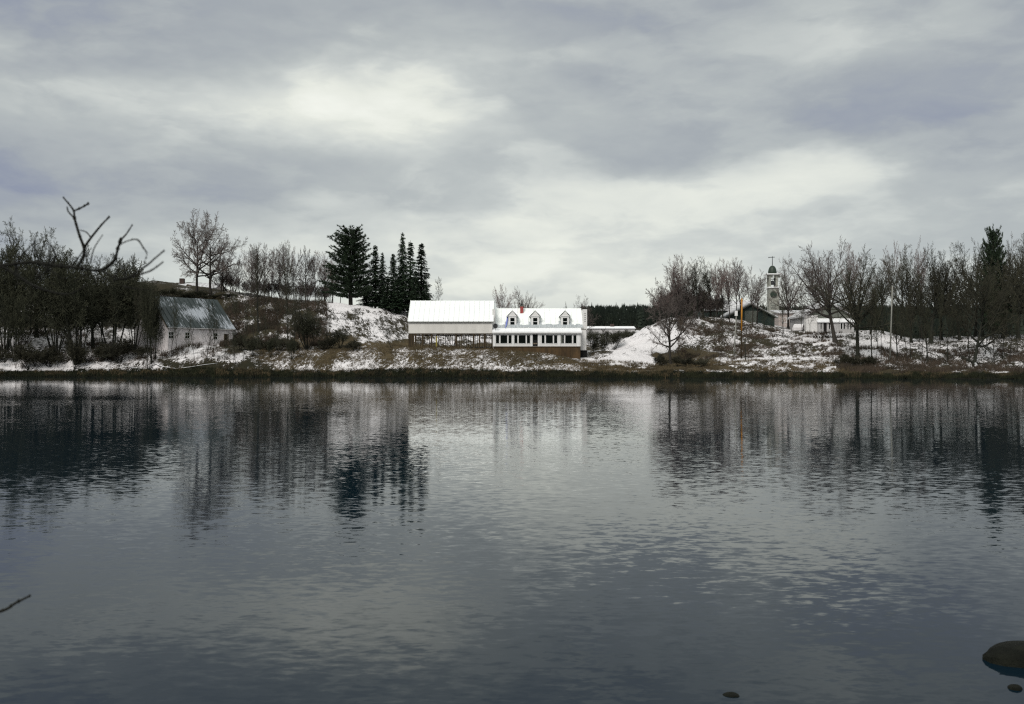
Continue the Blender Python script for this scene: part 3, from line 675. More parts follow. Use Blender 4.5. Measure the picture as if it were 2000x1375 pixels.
# --- farmhouse
def farmhouse():
    Y0 = 149.2
    t = thing('farmhouse', 'white farmhouse with three roof dormers, a red chimney and a long glazed front porch', 'house', (0, Y0, 0))
    X = lambda px, dy=0: XY(px, Y0 + dy)
    px0, px1 = X(963.5), X(1134)
    zf = zc(676.5, Y0); zt = zc(649.5, Y0)
    dx = lambda zx: X(940 + zx / 9.09)
    dz = lambda zy: zc(580 + zy / 9.09, Y0)
    groups = [(258,318),(338,462),(482,540),(585,643),(662,790),(808,868),(1070,1125),(1145,1272),(1290,1350),(1408,1470),(1488,1612),(1632,1690)]
    wz0, wz1 = dz(824), dz(676)
    holes = [(dx(a), dx(b), wz0, wz1) for a, b in groups]
    door = (dx(914), dx(1003), zf + .02, dz(664))
    wall_holes('porch_wall', 'white_siding', t, px0, px1, zf, zt, 0, .12, holes + [door])
    for i, (a, b) in enumerate(groups):
        w = window(t, dx(a) + .02, dx(b) - .02, wz0 + .02, wz1 - .02, 0, fw=.055)
    # posts between window groups, proud of the wall
    for a, b in ((205, 250), (548, 578), (878, 908), (1010, 1040), (1362, 1400), (1702, 1745)):
        pboxes('porch_post', 'white_trim', t, (dx(a), dx(b), -.05, -.003, zf, zt - .05))
    d = MB(); d.box(door[0], door[1], .07, .11, zf + .02, door[3]); dd = d.build('door', 'dark_interior', t)
    pboxes('kick_plate', 'wood_pale', dd, (door[0] + .08, door[1] - .08, .055, .069, zf + .35, zf + .52))
    m = MB(); m.box(door[0] + .1, door[1] - .1, .058, .069, zf + 1.0, door[3] - .15); m.build('pane', 'window_glass', dd)
    # white patch put in for a reflection in the right hand window
    pboxes('pane_patch', 'white_trim', t, (dx(1528), dx(1608), .040, .043 - .0, dz(752), dz(730)))
    pboxes('pane_patch', 'slate_grey', t, (dx(1408) + .03, dx(1440), .018, .028, wz0 + .03, wz1 - .03))  # lighter patch over part of the pane to its left
    # porch side walls and floor
    Dm = 2.4
    for x in (px0, px1 - .12): pboxes('porch_side_wall', 'white_siding', t, (x, x + .12, .121, Dm - .003, zf, zt))
    pboxes('porch_floor', 'wood_brown', t, (px0, px1, -.08, Dm, zf - .14, zf - .003))
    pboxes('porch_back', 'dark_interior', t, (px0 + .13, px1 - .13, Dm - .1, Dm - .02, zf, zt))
    # porch roof: a lean-to of sheets
    ztop = zc(640.8, Y0 + Dm); zlo = zc(648.3, Y0)
    pr = MB(); a0, a1 = px0 - .15, px1 + .18
    pr.prism([(a0, -.3, zlo - .10), (a0, Dm, ztop - .10), (a0, Dm, ztop - .03), (a0, -.3, zlo - .03)], (a1 - a0, 0, 0)); prr = pr.build('porch_roof', 'white_trim', t)
    n = 14; w = (a1 - a0) / n; L = MB()
    L.prism([(0, -.34, zlo - .03), (0, Dm + .05, ztop - .03), (0, Dm + .05, ztop + .05), (0, -.34, zlo + .05)], (w - .008, 0, 0)); me = L.mesh('roof_sheet', 'snow')
    for i in range(n): o = link('roof_sheet', me, prr); o.location = (a0 + i * w, 0, 0)
    pboxes('fascia', 'white_trim', t, (a0, a1, -.37, -.345, zlo - .22, zlo + .0))
    # main body behind the porch
    mx0, mx1 = X(969, Dm), X(1138, Dm); D0, D1 = Dm, Dm + 8.0; zeave = zc(640, Y0 + Dm); zridge = zc(602.5, Y0 + Dm + 4)
    pboxes('main_wall', 'white_siding', t, (mx0, mx1, D0, D0 + .14, zf - .3, zeave - .06))
    pboxes('rear_wall', 'white_siding', t, (mx0, mx1, D1 - .14, D1, zf - .3, zeave - .06))
    for x in (mx0, mx1 - .14):
        m = MB(); m.prism([(x, D0 + .141, zf - .3), (x, D1 - .141, zf - .3), (x, D1 - .141, zeave - .1), (x, (D0 + D1) / 2, zridge - .25), (x, D0 + .141, zeave - .1)], (.14, 0, 0)); m.build('gable_wall', 'white_siding', t)
    gable_roof(t, mx0 - .1, mx1 + .05, D0 - .2, D1 + .2, zeave - .05, zridge, 'roof_white', n=16)
    # lower courses of the roof where the snow has slid off: bare grey metal with an uneven upper edge
    bs = MB(); R.seed(77); ns = 40; dyz = Vector((0, 4.2, zridge - zeave + .05)).normalized(); nn = Vector((0, -dyz.z, dyz.y))
    o_ = Vector((0, D0 - .2, zeave - .05)) + nn * .13
    for i in range(ns):
        xa = mx0 + (mx1 - mx0) * i / ns; xb = mx0 + (mx1 - mx0) * (i + 1) / ns - .01
        near_d = min(abs((xa + xb) / 2 - X(c, Dm)) for c in (1000.8, 1045.4, 1103.8))
        h1 = R.uniform(.55, .95) + (.9 if near_d < 1.1 else 0)
        A = Vector((xa, 0, 0)) + o_; Bq = Vector((xb, 0, 0)) + o_
        bs.prism([A, Bq, Bq + dyz * h1, A + dyz * (h1 + R.uniform(-.08, .08))], nn * -.05)
    tag(bs.build('bare_metal_strip', 'bare_metal', t), kind='stuff')
    # narrow end bay on the right, carried down to the ground
    ex0 = mx1 + .06; ex1 = X(1147, Dm)
    pboxes('end_bay', 'white_siding', t, (ex0, ex1, D0 + .3, D1 - .3, zeave - .3, zc(605.5, Y0 + 5)))
    pboxes('end_bay_base', 'white_siding', t, (px1 + .02, X(1144.5, Dm), D0 - .6, D1 - .5, zc(684, Y0 + 2), zeave - .31))
    pboxes('end_bay_trim', 'wood_grey', t, (X(1134.5), X(1146.5), D0 - .65, D0 + .28, zeave - .31, zeave - .2))
    for k in range(5): pboxes('clapboard_shadow', 'slate_grey', t, (ex0 + .22, ex1 - .2, D0 + .262, D0 + .297, zeave + 1.0 + k * .3, zeave + 1.06 + k * .3))  # dark strips put in for the shadow lines under the clapboards
    # dormers
    slope = (zridge - (zeave - .05)) / 4.2
    for i, c in enumerate((1000.8, 1045.4, 1103.8)):
        xc = X(c, Dm); dw = .62; y = D0 + .25; zb = zeave + .1 ; ze = zc(617, Y0 + y); za = zc(605.8, Y0 + y)
        dm = MB(); dm.box(xc - dw, xc - .36, y, y + .1, zb, ze); dm.box(xc + .36, xc + dw, y, y + .1, zb, ze)
        wz0_, wz1_ = zc(636, Y0 + y), zc(620.5, Y0 + y)
        dm.box(xc - .36, xc + .36, y, y + .1, zb, wz0_); dm.box(xc - .36, xc + .36, y, y + .1, wz1_, ze)
        yb_ = D0 - .2 + (ze - zeave) / slope + .6
        dm.prism([(xc - dw, y + .101, zb), (xc - dw, y + .101, ze), (xc - dw, yb_, ze)], (.08, 0, 0)); dm.prism([(xc + dw - .08, y + .101, zb), (xc + dw - .08, y + .101, ze), (xc + dw - .08, yb_, ze)], (.08, 0, 0))
        r = dm.build('dormer', 'white_siding', t)
        g = MB(); g.prism([(xc - dw - .02, y - .03, ze + .002), (xc + dw + .02, y - .03, ze + .002), (xc, y - .03, za - .1)], (0, .12, 0)); g.build('pediment', 'white_siding', r)
        g = MB(); e = .30; yb2 = D0 - .2 + (za - zeave) / slope + .2
        for s in (-1, 1):
            g.prism([(xc + s * (dw + e), y - .14, ze - .07), (xc + s * (dw + e), y - .14, ze + .01), (xc, y - .14, za + .04), (xc, y - .14, za - .05)][::s], (0, yb2 - y, 0))
        g.build('dormer_roof', 'roof_white', r)
        g = MB(); g.box(xc - dw - .2, xc + dw + .2, y - .12, y - .031, ze - .08, ze + .0); g.build('cornice', 'white_trim', r)
        window(t, xc - .33, xc + .33, wz0_ + .03, wz1_ - .03, y, bars=(1, 2), fw=.035)
    # chimney
    xc = X(1019, 5.4); cy = Dm + 3.1
    m = MB(); m.box(xc - .25, xc + .25, cy - .25, cy + .25, zc(613, Y0 + cy), zc(598.5, Y0 + cy)); ch = m.build('chimney', 'brick', t)
    pboxes('chimney_cap', 'slate_grey', ch, (xc - .3, xc + .3, cy - .3, cy + .3, zc(598.5, Y0 + cy), zc(597.4, Y0 + cy)))
    m = MB(); m.tube([(xc, cy, zc(597.4, Y0 + cy)), (xc, cy, zc(594, Y0 + cy))], [.1, .1], 8, cap=True); m.lathe([(.22, 0), (.02, .12)], 8, c=(xc, cy, zc(594, Y0 + cy))); m.build('chimney_pot', 'dome_green', ch)
    # dark boarding under the porch, in separate panels that follow the ground
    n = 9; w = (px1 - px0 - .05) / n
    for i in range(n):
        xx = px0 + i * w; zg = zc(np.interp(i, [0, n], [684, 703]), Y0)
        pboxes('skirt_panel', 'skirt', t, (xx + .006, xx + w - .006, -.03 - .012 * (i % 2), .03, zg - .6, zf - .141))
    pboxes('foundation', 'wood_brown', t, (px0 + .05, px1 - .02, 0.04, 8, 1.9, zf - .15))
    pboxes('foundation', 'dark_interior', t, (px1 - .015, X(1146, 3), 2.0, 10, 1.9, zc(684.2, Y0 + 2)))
farmhouse()
# satellite dish by the barn corner
def dish():
    Y = 149.6; X = XY(967.2, Y); z = zc(637, Y)
    t = thing('satellite_dish', 'small dark round satellite dish between the barn and the farmhouse', 'satellite dish', (X, Y, z))
    m = MB(); m.lathe([(.02, 0), (.20, .03), (.36, .10), (.37, .12), (.34, .11)], 18); o = m.build('dish', 'dark_metal', t, True); o.rotation_euler = (math.radians(80), 0, .2)
    m = MB(); m.tube([(0, .03, 0), (.05, .3, -.1), (.05, .55, -.55)], [.03] * 3, 6, cap=True); m.build('bracket', 'dark_metal', t)
    m = MB(); m.tube([(0, -.05, -.3), (.02, -.32, 0)], [.012] * 2, 5, cap=True); m.box(-.03, .05, -.38, -.3, -.04, .04); m.build('feed_arm', 'dark_metal', t)
dish()
def tarp():
    m = MB(); Y = 151.7
    pts = [(992, 617, 154), (990, 628, 152.9), (988.5, 636, 151.9), (987, 640.5, 151.5)]
    for k, (w) in enumerate((3.2, 3.0, 1.4)):
        a, b = pts[k], pts[k + 1]
        A = Vector((XY(a[0], a[2]), a[2] - .45, zc(a[1], a[2] - .45))); Bv = Vector((XY(b[0], b[2]), b[2] - .45, zc(b[1], b[2] - .45)))
        hw = w / 2 / F * 152; n = Vector((0, -.03, .03))
        m.add([A - Vector((hw, 0, 0)), A + Vector((hw, 0, 0)), Bv + Vector((hw * .8, 0, 0)), Bv - Vector((hw * .8, 0, 0)), A - Vector((hw, 0, 0)) + n, A + Vector((hw, 0, 0)) + n, Bv + Vector((hw * .8, 0, 0)) + n, Bv - Vector((hw * .8, 0, 0)) + n],
              [(0, 1, 2, 3), (7, 6, 5, 4), (0, 4, 5, 1), (1, 5, 6, 2), (2, 6, 7, 3), (3, 7, 4, 0)])
    tag(m.build('tarpaulin', 'blue_tarp'), 'narrow blue tarpaulin strip hanging down the roof beside the first dormer', 'tarpaulin')
tarp()
# --- white cottage with the snow streaked green roof, seen corner on
def cottage():
    Yc = 152.0; px = 328; X0 = XY(px, Yc); z0 = zc(681, Yc) - .1
    th = math.radians(52)
    t = thing('cottage', 'white cottage with small windows and a green metal roof streaked with snow', 'house', (X0, Yc, 0), th)
    L = 12.1; D = 9.5; ze = zc(639, Yc + 1); zr = zc(579, Yc + 4)
    def u(q): k = (q - 1000) / F; return (-X0 + Yc * k) / (math.cos(th) - math.sin(th) * k)
    wz0, wz1 = zc(661.5, Yc + 3), zc(649.5, Yc + 3)
    ws = [u(334), u(366), u(420.5)]
    holes = [(c - .42, c + .42, wz0, wz1) for c in ws] + [(u(438), u(445.5), z0 + .1, zc(650.5, Yc + 3))]
    wall_holes('front_wall', 'cottage_wall', t, 0, L, z0 - 1.8, ze - .05, 0, .15, holes)
    for c in ws: window(t, c - .40, c + .40, wz0 + .02, wz1 - .02, 0, bars=(2, 2), fw=.05)
    a, b = u(438), u(445.5)
    d = MB(); d.box(a + .02, b - .02, .05, .1, z0 + .1, zc(650.5, Yc + 3) - .02); dr = d.build('door', 'wood_brown', t)
    pboxes('door_frame', 'wood_pale', dr, (a - .09, a - .002, -.03, .04, z0 + .1, zc(650, Yc + 3)), (b + .002, b + .09, -.03, .04, z0 + .1, zc(650, Yc + 3)))
    m = MB(); m.box(a + .15, a + .5, .035, .048, z0 + 1.1, z0 + 1.9); m.build('pane', 'window_glass', dr)
    pboxes('back_wall', 'cottage_wall', t, (0, L, D - .15, D, z0 - 1.8, ze - .05))
    for x in (0, L - .15):
        m = MB(); m.prism([(x, .151, z0 - 1.8), (x, D - .151, z0 - 1.8), (x, D - .151, ze - .1), (x, D / 2, zr - .25), (x, .151, ze - .1)], (.15, 0, 0)); m.build('gable_wall', 'cottage_wall', t)
    gable_roof(t, -.25, L + .25, -.3, D + .3, ze, zr, 'green_roof', n=15)
    pboxes('eave_board', 'white_trim', t, (-.2, L + .2, -.35, -.3, ze - .14, ze - .05))
    for s in (1,):   # rake boards on the visible gable
        m = MB(); x = -.30
        m.prism([(x, -.25, ze - .2), (x, -.25, ze - .04), (x, D / 2, zr - .06), (x, D / 2, zr - .25)], (.045, 0, 0)); m.build('rake_board', 'wood_pale', t)
        m = MB(); m.prism([(x, D + .25, ze - .2), (x, D + .25, ze - .04), (x, D / 2 + .002, zr - .06), (x, D / 2 + .002, zr - .25)], (.045, 0, 0)); m.build('rake_board', 'wood_pale', t)
cottage()
# --- house up on the hill, left
def hill_house():
    Y = 196; t = thing('hill_house', 'low house with a snowy roof and brown chimney on the hill behind the cottage', 'house', (XY(380, Y), Y, 0))
    zr = zc(550, Y); ze = zc(563, Y); w = 40 / F * Y; zb = tz(XY(380, Y), Y) - 1
    pboxes('front_wall', 'white_siding', t, (-w, w, 0, .2, zb, ze - .05)); pboxes('back_wall', 'white_siding', t, (-w, w, 7.8, 8, zb, ze - .05))
    for x in (-w, w - .2):
        m = MB(); m.prism([(x, .201, zb), (x, 7.799, zb), (x, 7.799, ze - .1), (x, 4, zr - .2), (x, .201, ze - .1)], (.2, 0, 0)); m.build('gable_wall', 'pink_siding', t)
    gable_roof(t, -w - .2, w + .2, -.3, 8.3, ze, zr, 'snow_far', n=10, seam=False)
    x = XY(344, Y) - XY(380, Y); pboxes('chimney', 'brick_brown', t, (x - .45, x + .45, 3.2, 4.0, zr - .8, zc(541, Y)))
    m = MB(); x = XY(369, Y) - XY(380, Y); m.prism([(x - 1.2, -.9, ze - .3), (x + 1.2, -.9, ze - .3), (x, -.9, ze + .75)], (0, 2.6, 0)); m.build('dormer', 'skirt', t)
hill_house()
# --- long low house across the field behind the farmhouse
def field_house():
    Y = 262; X = XY(1190, Y); t = thing('field_house', 'long low white house with a red chimney across the snowy field', 'house', (X, Y, 0))
    zr = zc(636.5, Y); ze = zc(641.5, Y); w = 50 / F * Y; zb = tz(X, Y) - 1.5
    pboxes('front_wall', 'dim_white', t, (-w, w, 0, .2, zb, ze - .05)); pboxes('back_wall', 'white_siding', t, (-w, w, 6.8, 7, zb, ze - .05))
    for x in (-w, w - .2):
        m = MB(); m.prism([(x, .201, zb), (x, 6.799, zb), (x, 6.799, ze - .1), (x, 3.5, zr - .2), (x, .201, ze - .1)], (.2, 0, 0)); m.build('gable_wall', 'white_siding', t)
    gable_roof(t, -w - .2, w + .2, -.3, 7.3, ze, zr, 'snow', n=10, seam=False)
    x = XY(1198, Y) - X; pboxes('chimney', 'brick_brown', t, (x - .5, x + .5, 2.8, 3.8, zr - .6, zc(632, Y)))
field_house()
# --- dark green gabled barn on the right with a long snowy wing
def green_barn():
    Y = 181.0; Xc = XY(1466, Y); t = thing('green_barn', 'dark green gabled barn with snow on its roof, behind the bare trees on the right', 'barn', (Xc, Y, 0))
    K = Y / F; zb = tz(Xc, Y) - .6
    ap = zc(593, Y); eL = zc(618, Y); hw = 50 * K; D = 11
    m = MB(); m.prism([(-hw + .3, 0, zb), (hw - .3, 0, zb), (hw - .3, 0, eL - .05), (0, 0, ap - .15), (-hw + .3, 0, eL - .05)], (0, .2, 0)); m.build('front_wall', 'green_siding', t)
    for x in (-hw + .3, hw - .5): pboxes('side_wall', 'green_siding', t, (x, x + .2, .201, D, zb, eL - .05))
    for s in (-1, 1):
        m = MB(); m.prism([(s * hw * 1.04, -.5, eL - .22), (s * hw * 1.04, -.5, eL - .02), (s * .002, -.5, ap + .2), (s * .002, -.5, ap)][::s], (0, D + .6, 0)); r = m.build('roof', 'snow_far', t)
        m = MB(); m.prism([(s * hw * 1.04, -.56, eL - .42), (s * hw * 1.04, -.56, eL - .2), (s * .002, -.56, ap + .02), (s * .002, -.56, ap - .2)][::s], (0, .05, 0)); m.build('rake_board', 'slate_grey', r)
    pboxes('door', 'slate_grey', t, (-1.1, 1.3, -.05, -.003, zb, zb + 3.0))
    # wing
    x0, x1 = XY(1393, Y) - Xc, XY(1502, Y) - Xc; y0 = D - 3
    ze = zc(606, Y + 9); zr = zc(587.5, Y + 13)
    pboxes('wing_wall', 'green_siding', t, (x0, x1, y0 + .3, y0 + .5, zb, ze - .05))
    pboxes('wing_side_wall', 'green_siding', t, (x0, x0 + .2, y0 + .501, y0 + 8, zb, ze - .05))
    m = MB(); yr = y0 + 4.2
    m.prism([(x0 - .3, y0, ze), (x0 - .3, yr, zr), (x0 - .3, yr + 4.4, ze), (x0 - .3, yr + 4.4, ze - .15), (x0 - .3, yr, zr - .18), (x0 - .3, y0, ze - .15)], (x1 - x0 + .6, 0, 0)); m.build('wing_roof', 'snow_far', t)
    # low lean-to at the left
    m = MB(); xl = XY(1400, Y) - Xc
    m.prism([(xl, 1, eL - .7), (-hw + .2, 1, eL + .15), (-hw + .2, 1, eL - .0), (xl, 1, eL - .85)], (0, 4, 0)); m.build('lean_to_roof', 'snow_far', t)
    pboxes('lean_to_wall', 'green_siding', t, (xl + .2, -hw + .29, 1.2, 1.35, zb, eL - .86))
green_barn()
# --- church tower with green dome
def church():
    Y = 300.0; X = XY(1508.5, Y); K = Y / F
    t = thing('church_tower', 'pale church tower with a dark green dome, round clock and crossbar mast', 'church tower', (X, Y, 0))
    zb = tz(X, Y) - 1; w = 8.2 * K; Z = lambda py: zc(py, Y)
    pboxes('tower', 'church_white', t, (-w, w * 1.35, -w, w, zb, Z(563)))
    pboxes('tower_ledge', 'white_trim', t, (-w - .3, w * 1.35 + .3, -w - .3, w + .3, Z(563), Z(560.5)))
    for sx_ in (-1, 1):
        for sy_ in (-1, 1): pboxes('belfry_post', 'church_white', t, (sx_ * w * .82 - .3, sx_ * w * .82 + .3, sy_ * w * .82 - .3, sy_ * w * .82 + .3, Z(560.5), Z(538)))
    m = MB(); m.lathe([(1.0, 0), (.85, .5), (.55, 1.0), (.1, 1.3)], 12, c=(0, 0, Z(556))); m.build('bell', 'dark_metal', t, True)
    pboxes('belfry_beam', 'dark_metal', t, (-w * .8, w * .8, -.15, .15, Z(546), Z(544.5)))
    pboxes('platform', 'white_trim', t, (-w * 1.75, w * 1.75, -w * 1.6, w * 1.6, Z(537), Z(535)))
    for sx_ in (-1, 1):
        pboxes('arch_wall', 'church_white', t, (sx_ * w * .82 - .9, sx_ * w * .82 + .9, -w * .9, -w * .9 + .12, Z(543), Z(537.01)))
    m = MB(); r = 8.3 * K; h = Z(517.5) - Z(534)
    m.lathe([(r, 0), (r * .99, h * .25), (r * .9, h * .5), (r * .72, h * .75), (r * .45, h * .92), (r * .1, h)], 20, c=(0, 0, Z(535))); m.build('dome', 'dome_green', t, True)
    m = MB(); m.tube([(0, 0, Z(518)), (0, 0, Z(500.5))], [.12, .08], 6, cap=True); m.build('mast', 'dark_metal', t)
    m = MB(); m.tube([(-7 * K, 0, Z(502.6)), (4.5 * K, 0, Z(502.2))], [.11, .11], 6, cap=True); m.box(-7.4 * K, -6.4 * K, -.2, .2, Z(503.8), Z(502)); m.build('crossbar', 'dark_metal', t)
    m = MB(); m.lathe([(6.4 * K, 0), (6.4 * K, .25), (5.9 * K, .3)], 24); o = m.build('clock', 'dome_green', t); o.location = (0, -w - .002, Z(575.5)); o.rotation_euler = (math.pi / 2, 0, 0)
    for k in range(3): pboxes('louvre', 'slate_grey', t, (-.8, .8, -w - .05, -w - .004, Z(598 + k * 5), Z(596 + k * 5)))
church()
# --- white house with a glazed porch behind the big bare tree
def porch_house():
    Y = 173.0; Xc = XY(1624, Y); K = Y / F; t = thing('porch_house', 'white gable fronted house with a snow topped glazed porch behind the big bare tree', 'house', (Xc, Y, 0))
    x = lambda px: XY(px, Y) - Xc
    zb = tz(Xc, Y) - .6; ze = zc(616.5, Y); za = zc(590, Y)
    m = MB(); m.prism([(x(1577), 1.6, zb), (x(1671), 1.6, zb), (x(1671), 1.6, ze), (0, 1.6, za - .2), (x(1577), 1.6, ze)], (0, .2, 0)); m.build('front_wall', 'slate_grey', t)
    for a in (x(1577), x(1671) - .2): pboxes('side_wall', 'dim_white', t, (a, a + .2, 1.801, 11, zb, ze - .1))
    pboxes('front_bay', 'white_siding', t, (x(1575.5), x(1598), .3, 1.59, zb, zc(616, Y)))
    pboxes('bay_trim', 'slate_grey', t, (x(1582.5), x(1583.4), .27, .298, zb + .8, zc(632, Y)))
    for s in (-1, 1):
        e = x(1573) if s < 0 else x(1675)
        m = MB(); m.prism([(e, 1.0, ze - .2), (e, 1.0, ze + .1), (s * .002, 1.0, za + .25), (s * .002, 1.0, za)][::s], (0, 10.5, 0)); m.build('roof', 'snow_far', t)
    zf, zt = zc(653, Y), zc(628.5, Y)
    wins = [(1602, 1605.3), (1618, 1621.5), (1623.2, 1627), (1641.6, 1645.5), (1647, 1650.8), (1654.5, 1658), (1660, 1663.5)]
    zs0, zs1 = zc(643, Y), zc(630.5, Y)
    holes = [(x(a), x(b), zs0, zs1) for a, b in wins] + [(x(1608.5), x(1614.8), zf + .1, zs1)]
    wall_holes('porch_wall', 'dim_white', t, x(1598.1), x(1668), zf - .6, zt, 0, .1, holes)
    for a, b in wins: window(t, x(a) + .03, x(b) - .03, zs0 + .03, zs1 - .03, 0, fw=.04)
    pboxes('door', 'dark_interior', t, (x(1608.6), x(1614.7), .04, .08, zf + .1, zs1))
    m = MB(); m.prism([(x(1596), -.3, zc(628, Y)), (x(1596), 1.59, zc(621, Y)), (x(1596), 1.59, zc(623.5, Y)), (x(1596), -.3, zc(629.8, Y))], (x(1669) - x(1596), 0, 0)); m.build('porch_roof', 'snow', t)
    pboxes('porch_end_wall', 'dim_white', t, (x(1668) - .1, x(1668), .101, 1.59, zf - .6, zt))
porch_house()
def pale_shed():
    Y = 205; X = XY(1549, Y); K = Y / F; t = thing('outbuilding', 'pale pinkish outbuilding between the church tower and the porch house', 'outbuilding', (X, Y, 0))
    zb = tz(X, Y) - 1; w = 28 * K
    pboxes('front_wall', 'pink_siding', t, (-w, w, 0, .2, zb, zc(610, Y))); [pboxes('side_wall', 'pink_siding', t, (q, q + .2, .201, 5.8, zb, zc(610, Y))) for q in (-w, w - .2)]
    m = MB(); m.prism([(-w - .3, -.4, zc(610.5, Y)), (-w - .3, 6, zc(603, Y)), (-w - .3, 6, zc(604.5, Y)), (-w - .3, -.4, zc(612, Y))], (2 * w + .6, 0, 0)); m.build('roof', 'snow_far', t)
    window(t, -2.2, -1.4, zc(630, Y), zc(621, Y), 0, fw=.08)
    window(t, 1.0, 1.8, zc(630, Y), zc(621, Y), 0, fw=.08)
pale_shed()
def car():
    Y = 176.0; X = XY(1562, Y); z = tz(X, Y)
    t = thing('parked_car', 'pale car under snow parked to the left of the porch house', 'car', (X, Y, z), math.radians(62))
    m = MB(); pr = [(-2.1, .35), (2.1, .35), (2.15, .75), (1.2, .92), (.7, 1.38), (-1.1, 1.42), (-1.75, .95), (-2.15, .85)]
    m.prism([(x_, -.85, z_) for x_, z_ in pr], (0, 1.7, 0)); b = m.build('body', 'car_paint', t)
    m = MB(); m.prism([(.62, -.80, 1.40), (-1.05, -.80, 1.44), (-1.0, -.80, 1.52), (.55, -.80, 1.50)], (0, 1.6, 0)); m.build('snow_cover', 'snow', t)
    for s in (-.856, .846): pboxes('side_window', 'window_glass', t, (-1.3, .75, s, s + .01, .98, 1.3))
    m = MB(); m.prism([(1.22, -.7, .96), (.75, -.7, 1.34), (.77, -.7, 1.36), (1.25, -.7, .97)], (0, 1.4, 0)); m.build('windscreen', 'window_glass', t)
    for xx in (-1.35, 1.35):
        for s in (-.9, .7):
            m = MB(); m.lathe([(.32, 0), (.32, .2)], 14); w = m.build('wheel', 'rubber', t); w.location = (xx, s, .32); w.rotation_euler = (-math.pi / 2, 0, 0)
car()

# ------------------------------------------------------------------ poles, posts, wires
def pole(name, label, cat, pb, pt, Y, r, mat, extra=None):
    X = XY(pb[0], Y); z = tz(X, Y); X2 = XY(pt[0], Y); z2 = zc(pt[1], Y)
    t = thing(name, label, cat, (X, Y, z)); m = MB(); m.tube([(0, 0, -.4), (X2 - X, 0, z2 - z)], [r, r * .8], 8, cap=True); m.build('shaft', mat, t, True)
    if extra: extra(t, X2 - X, z2 - z)
    return t, Vector((X2, Y, z2))
Yp = findY(1433, 698)
pole('lamp_post', 'leaning pale grey post with a light box on top, left of the orange pole', 'lamp post', (1433, 0), (1438, 617), Yp, .10, 'pole_grey',
     lambda t, x, z: pboxes('lamp_head', 'white_trim', t, (x - .22, x + .18, -.15, .15, z, z + .78)))
Yp = findY(1447, 700)
def orange(t, x, z):
    zz = zc(646, Yp) - t.location.z; m = MB(); m.tube([(x * .5, 0, zz), (x, 0, z + .02)], [.125, .11], 8, cap=True); m.build('orange_sleeve', 'orange_paint', t, True)
pole('utility_pole', 'slim utility pole with a bright orange upper half on the right hand slope', 'utility pole', (1447.5, 0), (1449, 583), Yp, .11, 'wood_brown', orange)
Yp = findY(1738, 706)
pole('utility_pole', 'tall thin pale grey pole standing alone among the trees on the right bank', 'utility pole', (1738, 0), (1743, 558), Yp, .11, 'pole_grey')
Yp = findY(1455, 704, 136)
pole('fence_post', 'short dark wooden post on the snowy bank below the orange pole', 'post', (1456, 0), (1455, 664), Yp, .07, 'bark_dark')
def wire(label, a, b, sag, r=.016):
    a, b = Vector(a), Vector(b); m = MB(); pts = [a.lerp(b, i / 14) - Vector((0, 0, sag * 4 * (i / 14) * (1 - i / 14))) for i in range(15)]
    m.tube(pts, [r] * 15, 4); tag(m.build('overhead_wire', 'dark_metal'), label, 'wire')
wire('thin overhead wire running from the hillside to the left eave of the barn', (XY(600, 160), 160, zc(616, 160)), (-16.0, 149.9, zc(627.5, 149.9)), .25)
wire('thin overhead wire crossing in front of the green barn and the porch house', (XY(1449, 150.5), 150.5, zc(622, 150.5)), (XY(1680, 150.5), 150.5, zc(628, 150.5)), .45)

# small dark stones on the lawn of the porch house
for i, (px, wpx) in enumerate(((1589.5, 3), (1594.5, 3.4), (1600.5, 2.6), (1606, 3.2), (1613, 3))):
    Y = findY(px, 660, 150, 176); X = XY(px, Y); m = MB(); R.seed(i)
    w = wpx / 2 / F * Y; m.lathe([(w, 0), (w * 1.05, .14), (w * .8, .27), (w * .3, .33)], 9)
    m.v = [(x * R.uniform(.85, 1.15), y * R.uniform(.6, .8), z) for x, y, z in m.v]
    o = m.build('lawn_stone', 'stone_dark'); o.location = (X, Y, tz(X, Y) - .03)
    tag(o, f"dark stone on the porch house lawn, {['first', 'second', 'third', 'fourth', 'fifth'][i]} of five from the left", 'stone', 'row of dark stones on the lawn')

# ------------------------------------------------------------------ trees and shrubs
ORD = ['first','second','third','fourth','fifth','sixth','seventh','eighth','ninth','tenth','eleventh','twelfth','thirteenth','fourteenth','fifteenth','sixteenth','seventeenth','eighteenth','nineteenth','twentieth',
       'twenty-first','twenty-second','twenty-third','twenty-fourth','twenty-fifth','twenty-sixth','twenty-seventh','twenty-eighth','twenty-ninth','thirtieth','thirty-first','thirty-second','thirty-third','thirty-fourth','thirty-fifth','thirty-sixth','thirty-seventh','thirty-eighth','thirty-ninth','fortieth']
# conifers on the crest left of the barn
plant('pine', 685, 445, 181, 47, 'broad dark green pine with long uneven boughs, left of the spruces', 'pine', 'tree', 'evergreens on the ridge')
sp = [(716,548,184,17),(733,480,182,17),(747,495,187,15),(757,540,178,15),(768,497,181,15),(777,545,178,14),(786,457,183,19),(802,474,181,17),(812,530,178,15),(823,476,184,20),(833,556,180,13)]
for i, (px, top, Y, w) in enumerate(sp):
    plant(f'spruce{i % 4}', px, top, Y, w * 1.05, f'{"short" if top > 520 else "tall"} dark spruce, {ORD[i]} from the pine towards the barn', 'spruce', 'tree', 'evergreens on the ridge')
